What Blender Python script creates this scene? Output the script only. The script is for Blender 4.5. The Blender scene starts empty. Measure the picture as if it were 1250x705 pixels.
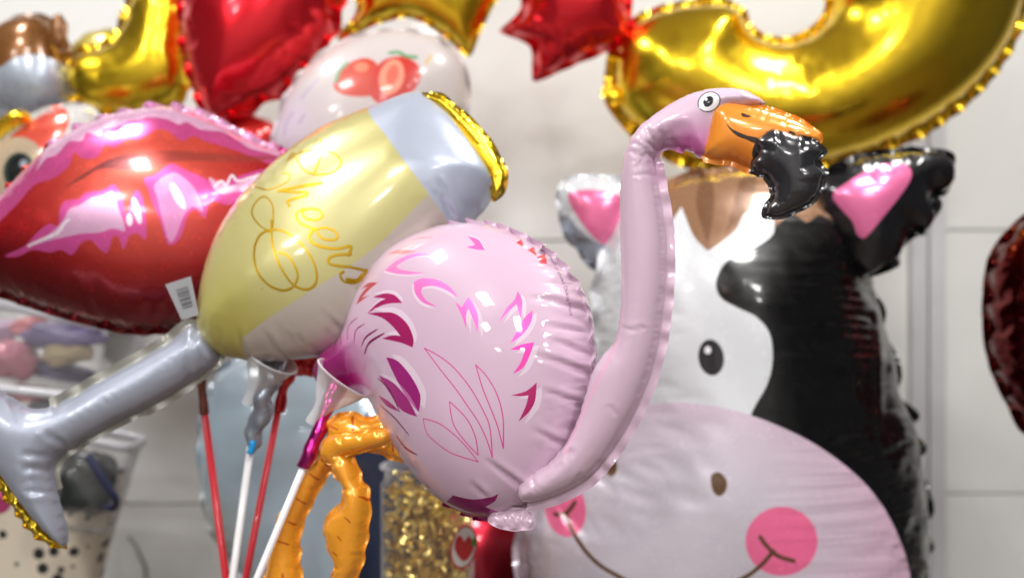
import bpy, math, random
import numpy as np
from mathutils import Vector, Matrix
from mathutils.geometry import delaunay_2d_cdt
from mathutils.bvhtree import BVHTree

random.seed(7)
SC = bpy.context.scene
COL = SC.collection
R = math.radians

# ------------------------------------------------------------------ camera
F = 1215.0                     # focal length in pixels of the 1250 px wide photograph
CAMZ = 1.40
cam_d = bpy.data.cameras.new('camera')
cam_d.lens = 35.0; cam_d.sensor_width = 36.0
cam_d.clip_start = 0.05; cam_d.clip_end = 60
cam_d.dof.use_dof = True
cam_d.dof.focus_distance = 0.81
cam_d.dof.aperture_fstop = 2.8
cam_d.dof.aperture_blades = 0
cam = bpy.data.objects.new('camera', cam_d); COL.objects.link(cam)
cam.location = (0, 0, CAMZ); cam.rotation_euler = (R(90), 0, 0)
SC.camera = cam

# ------------------------------------------------------------------ room light
w = bpy.data.worlds.new('World'); SC.world = w; w.use_nodes = True
bg = w.node_tree.nodes['Background']
bg.inputs[0].default_value = (0.80, 0.88, 1.0, 1); bg.inputs[1].default_value = 0.42

SC.view_settings.view_transform = 'Standard'; SC.view_settings.look = 'None'
SC.view_settings.exposure = -0.08; SC.view_settings.gamma = 1.0
SC.cycles.use_denoising = True
SC.cycles.use_adaptive_sampling = True; SC.cycles.adaptive_threshold = .035; SC.cycles.adaptive_min_samples = 16
SC.cycles.max_bounces = 6; SC.cycles.diffuse_bounces = 3; SC.cycles.transparent_max_bounces = 12
SC.cycles.sample_clamp_indirect = 6

def area(name, loc, size, power, col=(1, .985, .96)):
    l = bpy.data.lights.new(name, 'AREA'); l.shape = 'RECTANGLE'
    l.size, l.size_y = size; l.energy = power; l.color = col
    o = bpy.data.objects.new(name, l); COL.objects.link(o); o.location = loc
    return o
LAMPS = []
for (x, y) in [(-1.0, .95), (.7, .95), (-1.7, -2.5), (-.35, -2.5), (1.0, -2.5), (-1.6, -1.3), (-.35, -1.3), (.9, -1.3), (-.95, -.1), (.6, -.1)]:  # the pair nearest the panel wall is added to brighten it
    LAMPS.append(area('panel_light', (x, y, 2.66), (.24, .34), 18 if y < .9 else 14))

# ------------------------------------------------------------------ helpers
def P(px, py, D):
    return Vector((D*(px-625)/F, D, CAMZ-D*(py-352.5)/F))

def meta(o, label=None, cat=None, group=None, kind=None):
    if label: o['label'] = label
    if cat: o['category'] = cat
    if group: o['group'] = group
    if kind: o['kind'] = kind
    return o

def thing(name, loc, label, cat, group=None):
    o = bpy.data.objects.new(name, None); COL.objects.link(o); o.location = loc
    o.empty_display_size = .02
    return meta(o, label, cat, group)

def link(name, me, parent=None, M=None, smooth=True):
    o = bpy.data.objects.new(name, me); COL.objects.link(o)
    M = M or Matrix.Identity(4)
    if parent:
        o.parent = parent
        M = Matrix.Translation(-parent_loc(parent)) @ M
    o.matrix_basis = M
    if smooth: me.polygons.foreach_set('use_smooth', [True]*len(me.polygons))
    return o

def parent_loc(p):
    v = Vector((0, 0, 0))
    while p:
        v += p.matrix_basis.translation; p = p.parent
    return v

def mesh(name, V, Fc, mat=None):
    me = bpy.data.meshes.new(name); me.from_pydata([tuple(v) for v in V], [], Fc)
    if mat: me.materials.append(mat)
    me.update(); return me

# ------------------------------------------------------------------ materials
def srgb(r, g, b):
    f = lambda c: (c/255/12.92) if c/255 <= .04045 else ((c/255+.055)/1.055)**2.4
    return (f(r), f(g), f(b), 1)

def new_mat(name):
    m = bpy.data.materials.new(name); m.use_nodes = True
    nt = m.node_tree; return m, nt, nt.nodes['Principled BSDF']

def foil(name, col=None, image=None, metal=.0, rough=.22, coat=.8, bump=.0, bscale=60, coat_rough=.06, smudge=.08, spec=.5, alpha=1.0, stretch=None):
    """printed or bare metallised film: base colour or print, alpha of the print = bare metal"""
    m, nt, b = new_mat(name)
    L = nt.links
    if image:
        t = nt.nodes.new('ShaderNodeTexImage'); t.image = image; t.extension = 'EXTEND'
        L.new(t.outputs['Color'], b.inputs['Base Color'])
        mr = nt.nodes.new('ShaderNodeMapRange'); mr.inputs['To Min'].default_value = metal; mr.inputs['To Max'].default_value = 1.0
        L.new(t.outputs['Alpha'], mr.inputs['Value']); L.new(mr.outputs['Result'], b.inputs['Metallic'])
    else:
        b.inputs['Base Color'].default_value = col; b.inputs['Metallic'].default_value = metal
    tc = nt.nodes.new('ShaderNodeTexCoord')
    n = nt.nodes.new('ShaderNodeTexNoise'); n.inputs['Scale'].default_value = bscale; n.inputs['Detail'].default_value = 4
    L.new(tc.outputs['Object'], n.inputs['Vector'])
    r = nt.nodes.new('ShaderNodeMapRange'); r.inputs['To Min'].default_value = max(.02, rough-smudge); r.inputs['To Max'].default_value = rough+smudge
    L.new(n.outputs['Fac'], r.inputs['Value']); L.new(r.outputs['Result'], b.inputs['Roughness'])
    if bump:
        bp = nt.nodes.new('ShaderNodeBump'); bp.inputs['Strength'].default_value = bump; bp.inputs['Distance'].default_value = .002
        n2 = nt.nodes.new('ShaderNodeTexNoise'); n2.inputs['Scale'].default_value = bscale*.6; n2.inputs['Detail'].default_value = 2
        if stretch:
            mp = nt.nodes.new('ShaderNodeMapping'); mp.inputs['Scale'].default_value = stretch
            L.new(tc.outputs['Object'], mp.inputs['Vector']); L.new(mp.outputs['Vector'], n2.inputs['Vector'])
        else: L.new(tc.outputs['Object'], n2.inputs['Vector'])
        L.new(n2.outputs['Fac'], bp.inputs['Height']); L.new(bp.outputs['Normal'], b.inputs['Normal'])
    b.inputs['Coat Weight'].default_value = coat; b.inputs['Coat Roughness'].default_value = coat_rough
    b.inputs['Alpha'].default_value = alpha; b.inputs['Specular IOR Level'].default_value = spec
    return m

def plain(name, col, rough=.5, metal=0, noise=.06, scale=30, bump=0.0, coat=0):
    m, nt, b = new_mat(name); L = nt.links
    tc = nt.nodes.new('ShaderNodeTexCoord'); n = nt.nodes.new('ShaderNodeTexNoise')
    n.inputs['Scale'].default_value = scale; n.inputs['Detail'].default_value = 5
    L.new(tc.outputs['Object'], n.inputs['Vector'])
    mx = nt.nodes.new('ShaderNodeMix'); mx.data_type = 'RGBA'
    mx.inputs['A'].default_value = tuple(c*(1-noise) for c in col[:3])+(1,)
    mx.inputs['B'].default_value = tuple(min(1, c*(1+noise)) for c in col[:3])+(1,)
    L.new(n.outputs['Fac'], mx.inputs['Factor']); L.new(mx.outputs['Result'], b.inputs['Base Color'])
    b.inputs['Roughness'].default_value = rough; b.inputs['Metallic'].default_value = metal
    b.inputs['Coat Weight'].default_value = coat
    if bump:
        bp = nt.nodes.new('ShaderNodeBump'); bp.inputs['Strength'].default_value = bump; bp.inputs['Distance'].default_value = .002
        L.new(n.outputs['Fac'], bp.inputs['Height']); L.new(bp.outputs['Normal'], b.inputs['Normal'])
    return m

def clear(name, tint, opacity=.25, rough=.1):
    """thin see-through plastic: part clear, part milky, glossy"""
    m, nt, b = new_mat(name); L = nt.links
    b.inputs['Base Color'].default_value = tint; b.inputs['Roughness'].default_value = rough
    tr = nt.nodes.new('ShaderNodeBsdfTransparent'); mx = nt.nodes.new('ShaderNodeMixShader')
    lw = nt.nodes.new('ShaderNodeLayerWeight'); pw = nt.nodes.new('ShaderNodeMath'); pw.operation = 'POWER'; pw.inputs[1].default_value = 3.5
    L.new(lw.outputs['Facing'], pw.inputs[0]); lw = pw
    ad = nt.nodes.new('ShaderNodeMath'); ad.operation = 'ADD'; ad.inputs[1].default_value = opacity; ad.use_clamp = True
    L.new(lw.outputs[0], ad.inputs[0]); L.new(ad.outputs[0], mx.inputs[0])
    L.new(tr.outputs[0], mx.inputs[1]); L.new(b.outputs[0], mx.inputs[2])
    L.new(mx.outputs[0], nt.nodes['Material Output'].inputs['Surface'])
    return m

# ------------------------------------------------------------------ 2-D geometry of foil patterns
def curve(pts, k=8):
    """closed Hermite curve through pixel points; a third value marks a sharp corner"""
    n = len(pts); Q = np.array([p[:2] for p in pts], float); c = [len(p) > 2 for p in pts]
    T = np.array([(0, 0) if c[i] else .5*(Q[(i+1) % n]-Q[i-1]) for i in range(n)])
    out = []
    for i in range(n):
        a, b, ta, tb = Q[i], Q[(i+1) % n], T[i], T[(i+1) % n]
        L = np.hypot(*(b-a))
        ta = ta*min(1, 1.2*L/(np.hypot(*ta)+1e-9)); tb = tb*min(1, 1.2*L/(np.hypot(*tb)+1e-9))
        for j in range(k):
            t = j/k
            out.append((2*t**3-3*t*t+1)*a+(t**3-2*t*t+t)*ta+(3*t*t-2*t**3)*b+(t**3-t*t)*tb)
    return np.array(out)

def corners(L, lim=48):
    n = len(L); out = []
    for i in range(n):
        a = np.subtract(L[i][:2], L[i-1][:2]); c = np.subtract(L[(i+1) % n][:2], L[i][:2])
        an = abs(math.degrees(math.atan2(a[0]*c[1]-a[1]*c[0], a[0]*c[0]+a[1]*c[1])))
        out.append((L[i][0], L[i][1], 1) if an > lim else (L[i][0], L[i][1]))
    return out

def resample(Q, s):
    Q = np.vstack([Q, Q[:1]]); d = np.r_[0, np.cumsum(np.hypot(*np.diff(Q, axis=0).T))]
    m = max(10, int(round(d[-1]/s))); t = np.linspace(0, d[-1], m, endpoint=False)
    return np.c_[np.interp(t, d, Q[:, 0]), np.interp(t, d, Q[:, 1])]

def inside(B, q):
    x, y = q[:, 0], q[:, 1]; r = np.zeros(len(q), bool)
    for i in range(len(B)):
        a, b = B[i], B[(i+1) % len(B)]
        if a[1] == b[1]: continue
        r ^= ((a[1] > y) != (b[1] > y)) & (x < (b[0]-a[0])*(y-a[1])/(b[1]-a[1])+a[0])
    return r

def seg_dist(B, q):
    d = np.full(len(q), 1e9)
    for i in range(len(B)):
        a, b = B[i], B[(i+1) % len(B)]; ab = b-a; L = max(ab@ab, 1e-18)
        t = np.clip(((q-a)@ab)/L, 0, 1); e = q-(a+t[:, None]*ab)
        d = np.minimum(d, np.hypot(e[:, 0], e[:, 1]))
    return d

def frame(plane):
    cx, cy, D, yaw, pitch = plane
    M = Matrix.Rotation(R(-yaw), 3, 'Z') @ Matrix.Rotation(R(-pitch), 3, 'X')
    ex = M @ Vector((1, 0, 0)); ey = M @ Vector((0, 0, 1)); n = ex.cross(ey)
    Rm = Matrix((ex, ey, n)).transposed().to_4x4()
    return Matrix.Translation(P(cx, cy, D)) @ Rm, n

class Balloon: pass
JOBS = []

def balloon(name, outline, plane, mat, parent=None, s=4.0, H=.62, grow=.03, wl=6, amp=.5, za=.4,
            flange=0, press=12, st=60, k=1.8, seed=0, corner_smooth=True, ring=5, flange_mat=None, img=None, sub=True, fl_amp=.12):
    """two sheets of film welded along `outline` (photo pixels dropped on a real plane), inflated later by the cloth solver"""
    rng = np.random.RandomState(seed+len(JOBS)*13)
    M, n = frame(plane); Mi = M.inverted(); O = Vector((0, 0, CAMZ)); c0 = M.translation
    def to_plane(px, py):
        d = P(px, py, 1)-O; t = (c0-O).dot(n)/d.dot(n); q = Mi @ (O+d*t); return (q.x, q.y)
    Q = np.array([to_plane(*p) for p in curve(outline)])
    unit = plane[2]/F
    B = resample(Q, s*unit)
    if .5*np.sum(B[:, 0]*np.roll(B[:, 1], -1)-np.roll(B[:, 0], -1)*B[:, 1]) < 0: B = B[::-1].copy()
    S = max(B.max(0)-B.min(0)); sB = s*unit/S; cen = B.mean(0); B = (B-cen)/S
    def grid(h):
        lo, hi = B.min(0), B.max(0); g = []; dy = h*math.sqrt(3)/2; j = 0; y = lo[1]
        while y < hi[1]:
            xs = np.arange(lo[0]+(h/2 if j % 2 else 0), hi[0], h); g.append(np.c_[xs, np.full(len(xs), y)]); y += dy; j += 1
        g = np.vstack(g); return g[inside(B, g)]
    g1 = grid(sB); d = seg_dist(B, g1); g1 = g1[(d > sB*.6) & (d < ring*sB)]
    g2 = grid(sB*k); d = seg_dist(B, g2); g2 = g2[d >= (ring+.4)*sB]
    nb = len(B)
    vo, eo, fo, ov, oe, of = delaunay_2d_cdt([Vector(p) for p in B]+[Vector(p) for p in g1]+[Vector(p) for p in g2], [(i, (i+1) % nb) for i in range(nb)], [], 1, 1e-7)
    V = np.array([tuple(v) for v in vo]); N = len(V)
    assert N == nb+len(g1)+len(g2), name
    T = np.roll(B, -2, 0)-np.roll(B, 2, 0); T /= np.hypot(*T.T)[:, None]+1e-9; On = np.c_[T[:, 1], -T[:, 0]]
    for _ in range(3): On = (On+np.roll(On, 1, 0)+np.roll(On, -1, 0))/3
    On /= np.hypot(*On.T)[:, None]+1e-9
    m = max(3, int(nb/wl)); idx = np.arange(nb)/nb*m
    kn = rng.uniform(-.3, .3, m); ph = idx+np.interp(idx, np.arange(m+1), np.r_[kn, kn[0]])
    r_ = rng.uniform(.35, 1.5, m); am = np.interp(idx, np.arange(m+1), np.r_[r_, r_[0]])
    off = -(1-np.abs(np.sin(np.pi*ph))**.7)*amp*sB*am; zz = np.sin(2*np.pi*ph)*za*sB*am
    Bp = B+On*off[:, None]
    dist = seg_dist(B, V[nb:]); dm = dist.max()
    z = H*np.sqrt(np.maximum(2*dist*dm-dist**2, 0))
    verts = [(x, y, c) for (x, y), c in zip(Bp, zz)]+[(x, y, c) for (x, y), c in zip(V[nb:], z)]+[(x, y, -c) for (x, y), c in zip(V[nb:], z)]
    def ccw(f):
        a = sum(V[f[q]][0]*V[f[(q+1) % len(f)]][1]-V[f[(q+1) % len(f)]][0]*V[f[q]][1] for q in range(len(f)))
        return f if a > 0 else f[::-1]
    Ff = [ccw(tuple(f)) for f in fo]
    mp = lambda i: i if i < nb else i+N-nb
    faces = Ff+[tuple(mp(i) for i in f[::-1]) for f in Ff]
    me = mesh(name, verts, faces, mat)
    if flange_mat: me.materials.append(flange_mat)
    o = bpy.data.objects.new(name, me); COL.objects.link(o)
    vg = o.vertex_groups.new(name='seam'); vg.add(list(range(nb)), 1, 'REPLACE')
    c = o.modifiers.new('c', 'CLOTH'); q = c.settings
    q.quality = 5; q.mass = .05; q.air_damping = 6
    q.tension_stiffness = q.compression_stiffness = q.shear_stiffness = st; q.bending_stiffness = .02
    q.tension_damping = q.compression_damping = q.shear_damping = 10; q.bending_damping = .5
    q.use_pressure = True; q.uniform_pressure_force = press; q.shrink_min = q.shrink_max = -grow
    q.effector_weights.gravity = 0; q.vertex_group_mass = 'seam'; q.pin_stiffness = 50
    c.collision_settings.use_collision = False
    c.point_cache.frame_start = 1; c.point_cache.frame_end = SIMF
    b = Balloon(); b.o = o; b.M = M; b.S = S; b.cen = cen; b.nb = nb; b.N = N; b.V = V; b.B = B; b.On = On; b.parent = parent
    b.unit = unit; b.to_plane = to_plane; b.plane = plane; b.flange = flange; b.img = img; b.faces = faces; b.rng = rng
    b.zz = zz; b.off = off; b.sB = sB; b.flm = 1 if flange_mat else 0; b.sub = sub; b.fl_amp = fl_amp; b.ph = ph
    lo = V.min(0)-.05; hi = V.max(0)+.05; b.lo = lo; b.ext = max(hi-lo)
    b.name = name; JOBS.append(b); return b

def inflate_all():
    for f in range(1, SIMF+1): SC.frame_set(f)
    dg = bpy.context.evaluated_depsgraph_get()
    for b in JOBS:
        e = b.o.evaluated_get(dg); me = e.to_mesh(); a = np.empty(len(me.vertices)*3); me.vertices.foreach_get('co', a); b.co = a.reshape(-1, 3).copy(); e.to_mesh_clear()
    for b in JOBS:
        o = b.o; o.modifiers.clear(); o.vertex_groups.clear()
        co = b.co*b.S; co[:, :2] += b.cen
        uv = np.vstack([b.V, b.V[b.nb:]])
        faces = list(b.faces); nf = len(faces)
        if getattr(b, 'creases', None):          # sharp folds running from the weld into the film
            tri = np.array([f for f in faces if len(f) == 3]); e1 = co[tri[:, 1]]-co[tri[:, 0]]; e2 = co[tri[:, 2]]-co[tri[:, 0]]; fn = np.cross(e1, e2)
            vn = np.zeros_like(co)
            for q_ in range(3): np.add.at(vn, tri[:, q_], fn)
            vn /= np.linalg.norm(vn, axis=1)[:, None]+1e-12
            pxs = np.array([b.px(c) for c in co[:b.N]]); disp = np.zeros(b.N)
            for pts, w_, amp_ in b.creases:
                Q_ = np.array(pts, float); seg = np.hypot(*np.diff(Q_, axis=0).T); cum = np.r_[0, np.cumsum(seg)]; best = np.full(b.N, 1e9); tt = np.zeros(b.N); sd = np.zeros(b.N)
                for q_ in range(len(Q_)-1):
                    ab = Q_[q_+1]-Q_[q_]; t = ((pxs-Q_[q_])@ab)/(ab@ab); tc_ = np.clip(t, 0, 1); e = pxs-(Q_[q_]+tc_[:, None]*ab); d = np.hypot(e[:, 0], e[:, 1])
                    m_ = d < best; best[m_] = d[m_]; tt[m_] = ((cum[q_]+tc_*seg[q_])/cum[-1])[m_]; sd[m_] = np.sign(e[:, 0]*ab[1]-e[:, 1]*ab[0])[m_]
                env = np.sin(np.pi*np.clip(tt*.5+.02, 0, 1))**1.3*np.clip((1.12-tt)*5, 0, 1)
                env *= np.clip(tt*6+.1, 0, 1)
                disp += amp_*env*(-np.exp(-(best/w_)**2)+.55*np.exp(-((best-w_*2.1)/(w_*1.5))**2)*(.6+.4*sd))
            co[:b.N] += vn[:b.N]*(disp*b.unit)[:, None]
        if b.flange:
            fl = b.flange; n = b.nb; base = len(co)
            px = [b.px(co[i]) for i in range(n)]
            wv = np.array([fl(x, y) if callable(fl) else fl for x, y in px], float)*b.unit
            wob = 1+b.rng.uniform(-b.fl_amp, b.fl_amp, n); wob = (wob+np.roll(wob, 1))/2
            seam = b.B*b.S+b.cen
            lift = b.zz*b.S*1.6
            O1 = np.c_[co[:n, :2]+b.On*(wv*wob*.5)[:, None], co[:n, 2]+lift*.6]
            O2 = np.c_[seam+b.On*(wv*wob)[:, None], co[:n, 2]+lift]
            co = np.vstack([co, O1, O2]); uv = np.vstack([uv, b.B, b.B])
            for i in range(n):
                j = (i+1) % n
                if wv[i] > 1e-6 and wv[j] > 1e-6:
                    faces += [(i, base+i, base+j, j), (base+i, base+n+i, base+n+j, base+j)]
        me = bpy.data.meshes.new(b.name); me.from_pydata([tuple(v) for v in co], [], faces)
        for mt in o.data.materials: me.materials.append(mt)
        for i in range(nf, len(faces)): me.polygons[i].material_index = b.flm
        uvn = (uv-b.lo)/b.ext
        lay = me.uv_layers.new(name='film'); li = np.empty(len(me.loops), int); me.loops.foreach_get('vertex_index', li)
        lay.data.foreach_set('uv', uvn[li].ravel())
        me.update(); me.polygons.foreach_set('use_smooth', [True]*len(me.polygons))
        old = o.data; o.data = me; bpy.data.meshes.remove(old)
        M = b.M
        if b.parent: o.parent = b.parent; M = Matrix.Translation(-parent_loc(b.parent)) @ M
        o.matrix_basis = M
        if b.sub:
            sm = o.modifiers.new('smooth', 'SUBSURF'); sm.levels = 0; sm.render_levels = 1
        b.bvh = BVHTree.FromPolygons([tuple(v) for v in co], [f for f in faces[:nf//2]])
        b.uvv = uvn; b.fc = faces; b.co = co

def px_of(b, v):
    q = b.M @ Vector(v); return (625+F*q.x/q.y, 352.5-F*(q.z-CAMZ)/q.y)
Balloon.px = px_of

def uv_of(b, px, py):
    """place of a photo point on the film: where the sight line meets the front sheet"""
    Mi = b.M.inverted(); O = Mi @ Vector((0, 0, CAMZ)); d = (Mi @ P(px, py, 1)-O).normalized()
    loc, nor, i, dd = b.bvh.ray_cast(O, d)
    if loc is not None:
        f = b.fc[i]
        from mathutils.interpolate import poly_3d_calc
        w_ = poly_3d_calc([Vector(b.co[q]) for q in f], loc)
        u = sum(w_[q]*b.uvv[f[q]] for q in range(len(f)))
        return (u[0], u[1])
    q = (np.array(b.to_plane(px, py))-b.cen)/b.S
    return tuple((q-b.lo)/b.ext)

# ------------------------------------------------------------------ printing on film
class Print:
    def __init__(s, b, img, base, res=1024, metal=0.0):
        s.b = b; s.img = img; s.n = res; s.a = np.empty((res, res, 4), np.float32)
        s.a[:, :, :3] = np.array(base)/255; s.a[:, :, 3] = metal
        s.k = res*b.unit/b.S/b.ext            # print pixels for one photo pixel
    def pts(s, L, closed=True, smooth=True, step=5):
        Q = np.array([p[:2] for p in L], float)
        if smooth == 'auto': Q = curve(corners(L), 6)
        elif smooth: Q = curve(L, 6) if closed else s.open(L)
        if closed: Q = np.vstack([Q, Q[:1]])
        out = [Q[0]]
        for a, c in zip(Q[:-1], Q[1:]):
            m = max(1, int(np.hypot(*(c-a))/step))
            for j in range(1, m+1): out.append(a+(c-a)*j/m)
        if closed: out = out[:-1]
        return np.array([uv_of(s.b, *q) for q in out])*s.n
    def open(s, L):
        L = [tuple(p[:2]) for p in L]; n = len(L); Q = np.array(L, float); out = []
        for i in range(n-1):
            p0 = Q[max(i-1, 0)]; p1 = Q[i]; p2 = Q[i+1]; p3 = Q[min(i+2, n-1)]
            for j in range(6):
                t = j/6; out.append(.5*(2*p1+(p2-p0)*t+(2*p0-5*p1+4*p2-p3)*t*t+(3*p1-p0-3*p2+p3)*t**3))
        out.append(Q[-1]); return np.array(out)
    def blend(s, x0, y0, cov, col, metal):
        h, w_ = cov.shape; A = s.a[y0:y0+h, x0:x0+w_]; c = cov[:, :, None]
        A[:, :, :3] = A[:, :, :3]*(1-c)+np.array(col)/255*c
        A[:, :, 3] = A[:, :, 3]*(1-cov)+metal*cov
    def poly(s, Q, col, metal=0.0, op=1.0):
        x0, y0 = np.maximum(np.floor(Q.min(0)).astype(int)-1, 0); x1, y1 = np.minimum(np.ceil(Q.max(0)).astype(int)+2, s.n)
        if x1 <= x0 or y1 <= y0: return
        cov = np.zeros((y1-y0, x1-x0), np.float32); A = Q; Bq = np.roll(Q, -1, 0); xs = np.arange(x0, x1+1)
        for r in range(y0, y1):
            for sub in (.125, .375, .625, .875):
                y = r+sub; m = (A[:, 1] > y) != (Bq[:, 1] > y)
                if not m.any(): continue
                cx = np.sort(A[m, 0]+(y-A[m, 1])*(Bq[m, 0]-A[m, 0])/(Bq[m, 1]-A[m, 1]))
                for a, c in zip(cx[::2], cx[1::2]):
                    cov[r-y0] += np.clip(np.minimum(xs[1:], c)-np.maximum(xs[:-1], a), 0, 1)*.25
        s.blend(x0, y0, np.clip(cov, 0, 1)*op, col, metal)
    def fill(s, L, col, metal=0.0, smooth=True, op=1.0): s.poly(s.pts(L, True, smooth), col, metal, op)
    def shape(s, L, col, metal=0.0, op=1.0):        # pointed feather marks: straight run of points
        s.poly(s.pts(L, True, 'auto'), col, metal, op)
    def stroke(s, L, wpx, col, metal=0.0, closed=False, smooth=True, taper=False, op=1.0):
        Q = s.pts(L, closed, 'auto' if closed and not smooth else smooth, 3)
        if closed: Q = np.vstack([Q, Q[:1]])
        w0 = max(.8, wpx*s.k*.5)
        x0, y0 = np.maximum(np.floor(Q.min(0)-w0-2).astype(int), 0); x1, y1 = np.minimum(np.ceil(Q.max(0)+w0+2).astype(int), s.n)
        if x1 <= x0 or y1 <= y0: return
        cov = np.zeros((y1-y0, x1-x0), np.float32); m = len(Q)-1
        for i in range(m):
            a, c = Q[i], Q[i+1]; ww = w0
            if taper:
                t = (i+.5)/m; ww = w0*(.25+.75*math.sin(math.pi*min(1, t))**.8)
            bx0, by0 = np.maximum(np.floor(np.minimum(a, c)-ww-2).astype(int), (x0, y0)); bx1, by1 = np.minimum(np.ceil(np.maximum(a, c)+ww+2).astype(int), (x1, y1))
            if bx1 <= bx0 or by1 <= by0: continue
            X, Y = np.meshgrid(np.arange(bx0, bx1)+.5, np.arange(by0, by1)+.5); ab = c-a; L2 = max(ab@ab, 1e-9)
            t = np.clip(((X-a[0])*ab[0]+(Y-a[1])*ab[1])/L2, 0, 1)
            d = np.hypot(X-a[0]-t*ab[0], Y-a[1]-t*ab[1])
            sl = cov[by0-y0:by1-y0, bx0-x0:bx1-x0]; np.maximum(sl, np.clip(ww+.5-d, 0, 1), out=sl)
        s.blend(x0, y0, cov*op, col, metal)
    def ellipse(s, cx, cy, rx, ry, col, rot=0, metal=0.0, op=1.0):
        a = R(rot); s.fill([(cx+rx*math.cos(t)*math.cos(a)-ry*math.sin(t)*math.sin(a), cy+rx*math.cos(t)*math.sin(a)+ry*math.sin(t)*math.cos(a)) for t in np.linspace(0, 2*math.pi, 14, endpoint=False)], col, metal, op=op)
    def fade(s, px, py, rad, col, op=1.0, metal=None, hard=.0):
        c = np.array(uv_of(s.b, px, py))*s.n; r = rad*s.k
        Y, X = np.mgrid[0:s.n, 0:s.n]; d = np.hypot(X-c[0], Y-c[1])/r
        cov = np.clip((1-d)/(1-hard+1e-6), 0, 1); cov = (cov*cov*(3-2*cov)*op).astype(np.float32)
        A = s.a; A[:, :, :3] = A[:, :, :3]*(1-cov[:, :, None])+np.array(col)/255*cov[:, :, None]
        if metal is not None: A[:, :, 3] = A[:, :, 3]*(1-cov)+metal*cov
    def fade_in(s, L, *q):
        """a printed colour run kept inside one outline"""
        old = s.a.copy(); s.a[:, :, 3] = 0; s.fill(L, (0, 0, 0), 1.0); m = s.a[:, :, 3].copy()[:, :, None]
        s.a = old.copy(); s.fade(*q); s.a = s.a*m+old*(1-m)
    def text(s, txt, path, h, col):
        """small printed lettering along a path of photo pixels"""
        Q = s.open(path); d = np.r_[0, np.cumsum(np.hypot(*np.diff(Q, axis=0).T))]; x = 0
        for ch in txt:
            if ch == ' ': x += h*.33; continue
            cu = bpy.data.curves.new('glyph', 'FONT'); cu.body = ch; cu.resolution_u = 3
            ob = bpy.data.objects.new('glyph', cu); me = ob.to_mesh()
            vs = np.array([v.co[:2] for v in me.vertices]); tris = [tuple(p.vertices) for p in me.polygons]
            ob.to_mesh_clear(); bpy.data.objects.remove(ob); bpy.data.curves.remove(cu)
            if not len(vs): continue
            wd = vs[:, 0].max()
            if x > d[-1]: break
            p = np.array([np.interp(x, d, Q[:, 0]), np.interp(x, d, Q[:, 1])]); p2 = np.array([np.interp(x+h*.6, d, Q[:, 0]), np.interp(x+h*.6, d, Q[:, 1])])
            t = p2-p; t = t/(np.hypot(*t)+1e-9) if np.hypot(*t) > 1e-6 else np.array([0, 1.]); up = np.array([t[1], -t[0]])
            W = np.array([uv_of(s.b, *(p+t*v[0]*h+up*v[1]*h)) for v in vs])*s.n
            for f in tris: s.poly(W[list(f)], col)
            x += (wd+.08)*h
    def done(s):
        im = s.img
        im.pixels.foreach_set(np.clip(s.a, 0, 1).ravel()); im.update(); im.pack()

def blank(name, res=1024):
    im = bpy.data.images.new(name, res, res, alpha=True); im.alpha_mode = 'CHANNEL_PACKED'; return im

# ------------------------------------------------------------------ round things
def tube(name, pts, rad, mat, parent=None, seg=14, crumple=0.0, seed=0, steps=None, caps=True, freq=60):
    pts = [Vector(p) for p in pts]; rad = rad if hasattr(rad, '__len__') else [rad]*len(pts)
    if steps:
        d = [0]
        for a, b in zip(pts[:-1], pts[1:]): d.append(d[-1]+(b-a).length)
        t = np.linspace(0, d[-1], steps); A = np.array([tuple(p) for p in pts])
        if len(pts) > 2:
            for _ in range(1):
                pass
        X = np.c_[[np.interp(t, d, A[:, i]) for i in range(3)]].T
        if len(pts) > 2:
            for _ in range(4): X[1:-1] = (X[:-2]+2*X[1:-1]+X[2:])/4
        rad = list(np.interp(t, d, rad)); pts = [Vector(x) for x in X]
    from mathutils import noise
    V = []; Fc = []; n = len(pts); up = Vector((0.13, -1, .21)).normalized()
    for i, p in enumerate(pts):
        T = (pts[min(i+1, n-1)]-pts[max(i-1, 0)]).normalized(); a = T.cross(up).normalized(); b = T.cross(a).normalized()
        for j in range(seg):
            th = 2*math.pi*j/seg; dirv = a*math.cos(th)+b*math.sin(th)
            r = rad[i]
            if crumple: r *= 1+crumple*noise.noise((p+dirv*rad[i])*freq+Vector((seed*3.1, 0, 0)))*1.6
            V.append(p+dirv*r)
    for i in range(n-1):
        for j in range(seg):
            k = (j+1) % seg; Fc.append((i*seg+j, i*seg+k, (i+1)*seg+k, (i+1)*seg+j))
    if caps:
        Fc.append(tuple(range(seg))[::-1]); Fc.append(tuple((n-1)*seg+j for j in range(seg)))
    return link(name, mesh(name, V, Fc, mat), parent)

def lathe(name, base, axis, prof, mat, parent=None, seg=32):
    """prof: (distance along axis, radius)"""
    base = Vector(base); axis = Vector(axis).normalized(); a = axis.orthogonal().normalized(); b = axis.cross(a)
    V = []; Fc = []
    for (h, r) in prof:
        for j in range(seg):
            t = 2*math.pi*j/seg; V.append(base+axis*h+(a*math.cos(t)+b*math.sin(t))*r)
    for i in range(len(prof)-1):
        for j in range(seg):
            k = (j+1) % seg; Fc.append((i*seg+j, i*seg+k, (i+1)*seg+k, (i+1)*seg+j))
    return link(name, mesh(name, V, Fc, mat), parent)

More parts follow.
